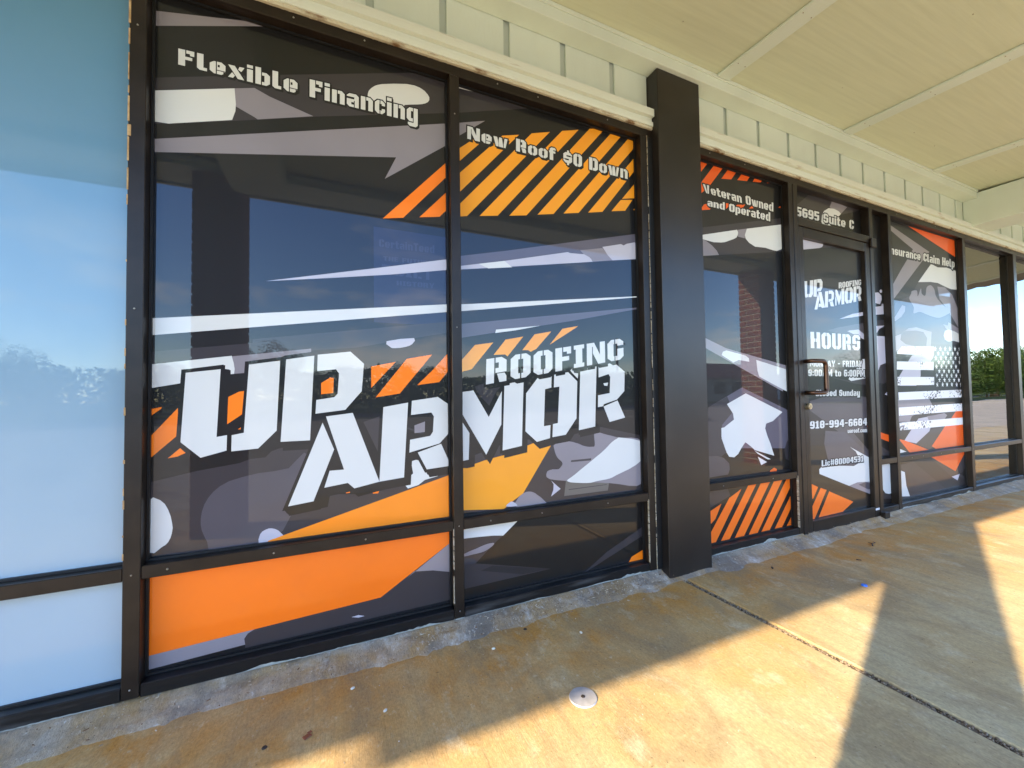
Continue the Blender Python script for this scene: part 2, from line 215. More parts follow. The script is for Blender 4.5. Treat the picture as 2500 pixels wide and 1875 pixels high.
# ------------------------------------------------------------------ stencil lettering
def _r(a, b, c, d): return [(a,b),(c,b),(c,d),(a,d)]
def _o(a, b, c, d, k=1.5, w='1111'):   # chamfered box, corners: bottom-left, bottom-right, top-right, top-left
    p = []
    p += [(a,b+k),(a+k,b)] if w[0]=='1' else [(a,b)]
    p += [(c-k,b),(c,b+k)] if w[1]=='1' else [(c,b)]
    p += [(c,d-k),(c-k,d)] if w[2]=='1' else [(c,d)]
    p += [(a+k,d),(a,d-k)] if w[3]=='1' else [(a,d)]
    return p
def _g(x, y0=-1, y1=11): return _r(x, y0, x+.42, y1)
GL = {  # width, adds, cuts      cap height 10, x height 7.4
 'O': (6.4,[_o(0,0,6.4,10)],[_r(2.4,2.1,4,7.9),_g(3,-1,2.2),_g(3,7.8,11)]),
 'D': (6.4,[_o(0,0,6.4,10,1.6,'0110')],[_r(2.4,2.1,4,7.9),_g(2.4)]),
 'U': (6.4,[_o(0,0,6.4,10,1.5,'1100')],[_r(2.4,2.1,4,11),_g(3,-1,2.2)]),
 'C': (6,[_o(0,0,6,10)],[_r(2.4,2.1,3.8,7.9),_r(3.7,3.6,7,6.4),_g(2.7)]),
 'G': (6.4,[_o(0,0,6.4,10)],[_r(2.4,2.1,3.9,7.9),_r(3.8,5.4,7,6.9),_g(2.7,4,11),_g(2.7,-1,2.2)]),
 'S': (6,[_o(0,0,6,10)],[_r(2.3,5.9,3.9,8),_r(3.8,6,7,7.0),_r(2.1,2,3.7,4.1),_r(-1,3,2.2,4.0),_g(2.8,3.8,6.2)]),
 'H': (6.4,[_r(0,0,2.4,10),_r(4,0,6.4,10),_r(2.4,4,4,6)],[_g(3)]),
 'I': (3.8,[_r(.7,0,3.1,10),_r(0,0,3.8,1.8),_r(0,8.2,3.8,10)],[]),
 'L': (5.2,[_r(0,0,2.4,10),_r(0,0,5.2,2)],[_g(2.4,-1,3)]),
 'F': (5.6,[_r(0,0,2.4,10),_r(2.8,8,5.6,10),_r(4.1,6.9,5.6,8.2),_r(2.4,4,4.9,5.9)],[]),
 'P': (6.2,[_o(0,0,6.2,10,1.5,'0010')],[_r(2.4,5.6,3.9,8),_r(2.8,-1,7,3.6),_g(2.4,3,11)]),
 'R': (6.5,[_o(0,0,6.2,10,1.5,'0010')],[_r(2.4,5.8,3.8,8),_r(2.4,-1,3.3,3.9),_g(2.4,3,11),[(3.3,3.9),(3.3,3.5),(6.6,3.5),(6.6,3.9)],[(3.3,-1),(3.3,3.5),(4.3,-1)],[(5.6,3.5),(6.6,3.5),(6.6,1.2)]]),
 'A': (7,[[(0,0),(2,10),(5,10),(7,0),(4.7,0),(4.4,1.9),(2.6,1.9),(2.3,0)]],[[(2.9,3.6),(3.5,8),(4.1,3.6)],[(2.3,-1),(2.7,-1),(3.6,10.5),(3.2,10.5)]]),
 'M': (9,[_r(0,0,2.3,10),_r(6.7,0,9,10),[(2.7,10),(4.5,5),(6.3,10),(6.3,5.5),(4.5,.6),(2.7,5.5)]],[]),
 'N': (7,[_r(0,0,2,10),_r(5,0,7,10),[(.4,10),(2.8,10),(6.6,0),(4.3,0)]],[[(2,8.2),(2.3,8.2),(2.3,-1),(2,-1)],[(2.8,10),(3.1,10),(5,5),(5,4.1)]]),
 'V': (7,[[(0,10),(2.4,10),(3.2,2.5),(3.2,0),(2,0)],[(3.7,0),(3.7,2.8),(4.6,10),(7,10),(5,0)]],[]),
 'Y': (7,[[(0,10),(2.3,10),(3.3,6),(3.3,3.6),(2.2,4)],[(3.7,6),(4.7,10),(7,10),(4.7,4),(3.7,3.6)],_r(2.3,0,4.7,3.7)],[]),
 'a': (5.6,[_o(0,0,5.6,7.4,1.2,'1011')],[_r(2.1,1.4,3.5,2.7),_r(-1,4.4,3.5,5.6),_r(3.4,4.4,3.5,5.7),_g(3.3,-1,3.6)]),
 'b': (5.8,[_o(0,0,5.8,7.4,1.4,'0110'),_r(0,0,2.2,10)],[_r(2.2,1.8,3.6,5.6),_g(2.2)]),
 'c': (5,[_o(0,0,5,7.4,1.4)],[_r(2.1,1.9,3.4,5.5),_r(3.3,2.9,6,4.6),_g(2.3)]),
 'd': (5.8,[_o(0,0,5.8,7.4,1.4,'1001'),_r(3.6,0,5.8,10)],[_r(2.2,1.8,3.6,5.6),_g(3.2)]),
 'e': (5.8,[_o(0,0,5.8,7.4,1.5)],[_r(2.9,4.2,3.7,5.7),_r(2.3,2.0,7,2.5),_g(2.2),_r(5,-1,7,1.9)]),
 'f': (4.4,[_o(.4,0,2.7,10,1.2,'0001'),_o(2.7,8.1,4.4,10,.8,'0010'),_r(0,5.6,4.1,7.3)],[]),
 'g': (5.8,[_o(0,0,5.8,7.4,1.4,'1001'),_o(.6,-2.6,5.8,-.6,1,'1100'),_r(3.6,-1,5.8,7.4)],[_r(2.2,1.8,3.6,5.6),_g(3.2,-.5,8)]),
 'i': (2.3,[_r(0,0,2.3,7.4),_r(0,8.2,2.3,10)],[]),
 'l': (3.6,[_o(0,0,2.3,10,1,'1000'),_r(2.3,0,3.6,1.8)],[]),
 'm': (8.6,[_o(0,0,8.6,7.4,1.3,'0010')],[_r(2.2,-1,3.3,5.6),_r(5.3,-1,6.4,5.6),_g(2.2)]),
 'n': (5.8,[_o(0,0,5.8,7.4,1.4,'0010')],[_r(2.2,-1,3.6,5.6),_g(2.2)]),
 'o': (5.8,[_o(0,0,5.8,7.4,1.5)],[_r(2.2,1.9,3.6,5.5),_g(2.7,-1,2),_g(2.7,5.4,8)]),
 'p': (5.8,[_o(0,0,5.8,7.4,1.4,'0110'),_r(0,-2.6,2.2,7.4)],[_r(2.2,1.8,3.6,5.6),_g(2.2)]),
 'r': (4.4,[_r(0,0,2.2,7.4),_o(2.6,5,4.4,7.4,1,'0010')],[]),
 's': (5,[_o(0,0,5,7.4,1.2)],[_r(2,4.5,3.3,5.8),_r(3.2,4.6,6,5.2),_r(1.8,1.6,3,2.9),_r(-1,2.2,1.9,2.8)]),
 't': (4.2,[_o(.5,0,2.8,9.4,1,'1000'),_r(0,5.6,4.1,7.4),_r(2.8,0,4.2,1.8)],[]),
 'u': (5.8,[_o(0,0,5.8,7.4,1.4,'1000')],[_r(2.2,1.8,3.6,9),_g(3.2)]),
 'w': (8.4,[[(0,7.4),(2.2,7.4),(3,2.6),(3,0),(1.5,0)],[(3.3,0),(3.1,5),(3.4,7.4),(5,7.4),(5.9,0)],[(6.2,0),(6.1,2.6),(6.6,7.4),(8.4,7.4),(7.2,0)]],[]),
 'x': (6.2,[[(0,7.4),(2.5,7.4),(6.2,0),(3.7,0)],[(4.3,7.4),(6.2,7.4),(5,4.6),(3.8,5.6)],[(0,0),(1.9,0),(2.6,1.6),(1.5,3.2)]],[]),
 'y': (5.8,[_o(0,0,5.8,7.4,1.4,'1000'),_r(3.6,-2.6,5.8,7.4),_r(.8,-2.6,5.8,-.8)],[_r(2.2,1.8,3.6,9),_g(3.2,-.7,8)]),
 '0': (6,[_o(0,0,6,10)],[_r(2.3,2.1,3.7,7.9),_g(2.8)]),
 '1': (4.6,[_r(1.2,0,3.6,10),_r(0,7,1.2,8.6),_r(0,0,4.6,1.8)],[]),
 '2': (5.8,[_o(0,0,5.8,10,1.4,'0010'),],[_r(-1,5.8,3.4,7.2),_r(2.3,2,7,3.9),_g(2.7,3.8,11)]),
 '3': (5.8,[_o(0,0,5.8,10,1.4,'1110')],[_r(-1,6,3.4,7.9),_r(-1,2.1,3.4,4.1)]),
 '4': (6.2,[_r(3.4,0,5.7,10),_r(0,2.6,6.4,4.4),[(0,4.4),(2.9,10),(3.4,10),(3.4,8),(2.2,4.4)]],[]),
 '5': (5.8,[_o(0,0,5.8,10,1.4,'1100')],[_r(2.2,7.0,7,8.1),_r(2.2,6.3,7,8.1),_r(-1,2.1,3.4,4.3),_g(2.7,-1,3)]),
 '6': (6,[_o(0,0,6,10)],[_r(2.3,1.9,3.7,4.4),_r(2.3,6.2,7,7.7),_g(2.8,-1,2.2)]),
 '8': (6,[_o(0,0,6,10)],[_r(2.3,1.9,3.7,4.2),_r(2.3,5.9,3.7,8.1)]),
 '9': (6,[_o(0,0,6,10)],[_r(2.3,5.6,3.7,8.1),_r(-1,2.3,3.7,3.8),_g(2.8,8,11)]),
 '$': (6,[_o(0,.8,6,9.2),_r(2.5,-.8,3.9,10.8)],[_r(2.1,5.8,5,7.0),_r(1.2,3,3.8,4.2),_r(5,6,7,6.6),_r(-1,3.6,1.4,4.1)]),
 '#': (6.4,[_r(1,0,2.4,10),_r(4,0,5.4,10),_r(0,2.6,6.4,4),_r(0,6,6.4,7.4)],[]),
 ':': (2.2,[_r(0,.6,2.2,2.9),_r(0,4.8,2.2,7.1)],[]), '.': (2.2,[_r(0,0,2.2,2.2)],[]), '-': (4.4,[_r(.2,4.2,4.2,5.9)],[]), ' ': (3.2,[],[]),
 'T': (5.8,[_r(1.8,0,4,10),_r(0,8,5.8,10)],[]), 'E': (5.2,[_r(0,0,2.2,10),_r(0,0,5.2,1.9),_r(0,4.1,4.6,5.9),_r(0,8.1,5.2,10)],[]), 'B': (6,[_o(0,0,6,10,1.2,'0110')],[_r(2.2,1.8,3.9,4.2),_r(2.2,5.8,3.9,8.2)]),
}
def text_shapes(s, anchor, gap=1.0):
    """glyph shapes as (adds, cuts) on the glass plane; anchor = baseline left, top left, baseline right, top right"""
    bl, tl, br, tr = [Vector(v) for v in anchor]
    tot = sum(GL[c][0] for c in s) + gap*(len(s)-1)
    ht0 = (tl-bl); ht1 = (tr-br)
    def P(u, v):
        f = u/tot; return bl.lerp(br, f) + ht0.lerp(ht1, f)*(v/10)
    x = 0; res = []
    for c in s:
        wd, ad, cu = GL[c]
        res.append(([[P(x+a, b) for a, b in q] for q in ad], [[P(x+a, b) for a, b in q] for q in cu])); x += wd+gap
    return res
def grow(poly, d, shift=(0,0)):
    n = len(poly); P = [Vector(p[:2]) for p in poly]
    if sum(P[i].x*P[(i+1)%n].y-P[(i+1)%n].x*P[i].y for i in range(n)) < 0: P.reverse()
    o = []
    for i in range(n):
        a, b, c = P[i-1], P[i], P[(i+1)%n]
        e1 = (b-a); e2 = (c-b)
        if e1.length < 1e-7 or e2.length < 1e-7: continue
        n1 = Vector((e1.y, -e1.x)).normalized(); n2 = Vector((e2.y, -e2.x)).normalized()
        k = n1+n2
        if k.length < 1e-4: k = n1
        k.normalize(); s = d/max(.5, k.dot(n1)); o.append(b+k*s+Vector(shift))
    return o
def inside(p, poly):
    x, y = p; r = False; n = len(poly); j = n-1
    for i in range(n):
        xi, yi = poly[i][0], poly[i][1]; xj, yj = poly[j][0], poly[j][1]
        if (yi > y) != (yj > y) and x < (xj-xi)*(y-yi)/(yj-yi)+xi: r = not r
        j = i
    return r
def sheet(rect, items, y, parent, base='K'):
    """one flat printed sheet cut along every printed outline: no face lies over another.
    items: (ink, adds, cuts, part name or None, label)"""
    x0, x1, z0, z1 = rect
    V = []; E = []
    def addp(q):
        s = len(V); V.extend([Vector((p[0], p[1])) for p in q]); E.extend([(s+i, s+(i+1)%len(q)) for i in range(len(q))])
    R = [(x0,z0),(x1,z0),(x1,z1),(x0,z1)]; addp(R)
    its = []
    for it in items:
        col, ad, cu, part, lab = it
        ad = [q for q in ad if max(p[0] for p in q) > x0 and min(p[0] for p in q) < x1 and max(p[1] for p in q) > z0 and min(p[1] for p in q) < z1]
        if not ad: continue
        for q in ad+cu: addp(q)
        bb = (min(p[0] for q in ad for p in q), max(p[0] for q in ad for p in q), min(p[1] for q in ad for p in q), max(p[1] for q in ad for p in q))
        its.append((col, ad, cu, part, lab, bb))
    vv, ee, ff, *_ = geometry.delaunay_2d_cdt(V, E, [], 0, 1e-5)
    groups = {}
    for f in ff:
        c = sum((vv[i] for i in f), Vector((0, 0)))/len(f)
        if not (x0 < c.x < x1 and z0 < c.y < z1): continue
        key = ('film', None, base)
        for col, ad, cu, part, lab, bb in reversed(its):
            if bb[0] <= c.x <= bb[1] and bb[2] <= c.y <= bb[3] and any(inside(c, q) for q in ad) and not any(inside(c, q) for q in cu):
                key = (part or 'film', lab, col); break
        groups.setdefault(key[:2], []).append((f, key[2]))
    objs = []
    for (part, lab), fs in sorted(groups.items(), key=lambda k: str(k[0])):
        cols = sorted({c for _, c in fs}); idx = {}; vs = []; faces = []
        for f, c in fs:
            ff_ = []
            for i in f:
                if i not in idx: idx[i] = len(vs); vs.append((vv[i].x, y, vv[i].y))
                ff_.append(idx[i])
            a, b, c_ = [Vector(vs[k]) for k in ff_[:3]]
            if (b-a).cross(c_-a).y > 0: ff_.reverse()
            faces.append(ff_)
        part = part[0] if isinstance(part, tuple) else part; me = bpy.data.meshes.new(part); me.from_pydata(vs, [], faces)
        for c in cols: me.materials.append(INK[c])
        for p, (f, c) in zip(me.polygons, fs): p.material_index = cols.index(c)
        o = bpy.data.objects.new(part, me); C.objects.link(o); o.parent = parent
        if lab: o['label'] = lab
        objs.append(o)
    return objs
def art(key): return [(c, [q], [], None, None) for c, q in ART[key]]
def words(s, anchor, label, ol=.006, sh=(.006,-.008), gap=1.0, ink='W'):
    g = text_shapes(s, anchor, gap); it = []
    if ol:
        it.append(('K', [grow(q, ol) for ad, cu in g for q in ad] + [grow(q, ol*.7, sh) for ad, cu in g for q in ad], [], None, None))
    for i, (ad, cu) in enumerate(g):
        if ad: it.append((ink, ad, cu, ('letter', i), 'character %s of %s' % (s[i], s)))
    return it
LET = 'UUPPAARRRMMMOORRR'
def logo(label, f=lambda p: p, ol=.013, sh=(.018,-.024)):
    P = [[f(p) for p in q] for c, q in ART['LOGO']]
    it = []
    if ol:
        it += [(c, [q], [], None, None) for c, q in ART['HULL']]
        it.append(('K', [grow(q, ol) for q in P]+[grow(q, ol*.8, (sh[0]*k, sh[1]*k)) for q in P for k in (.5, 1)], [], None, None))
        it += [(c, [q], [], None, None) for c, q in ART['FILL']]
    for i, q in enumerate(P):
        l = LET[i]; n = 'second ' if i > 12 else ''
        it.append(('W', [q], [], 'letter', label+l if i <= 13 else label+'R at the end'))
    return it
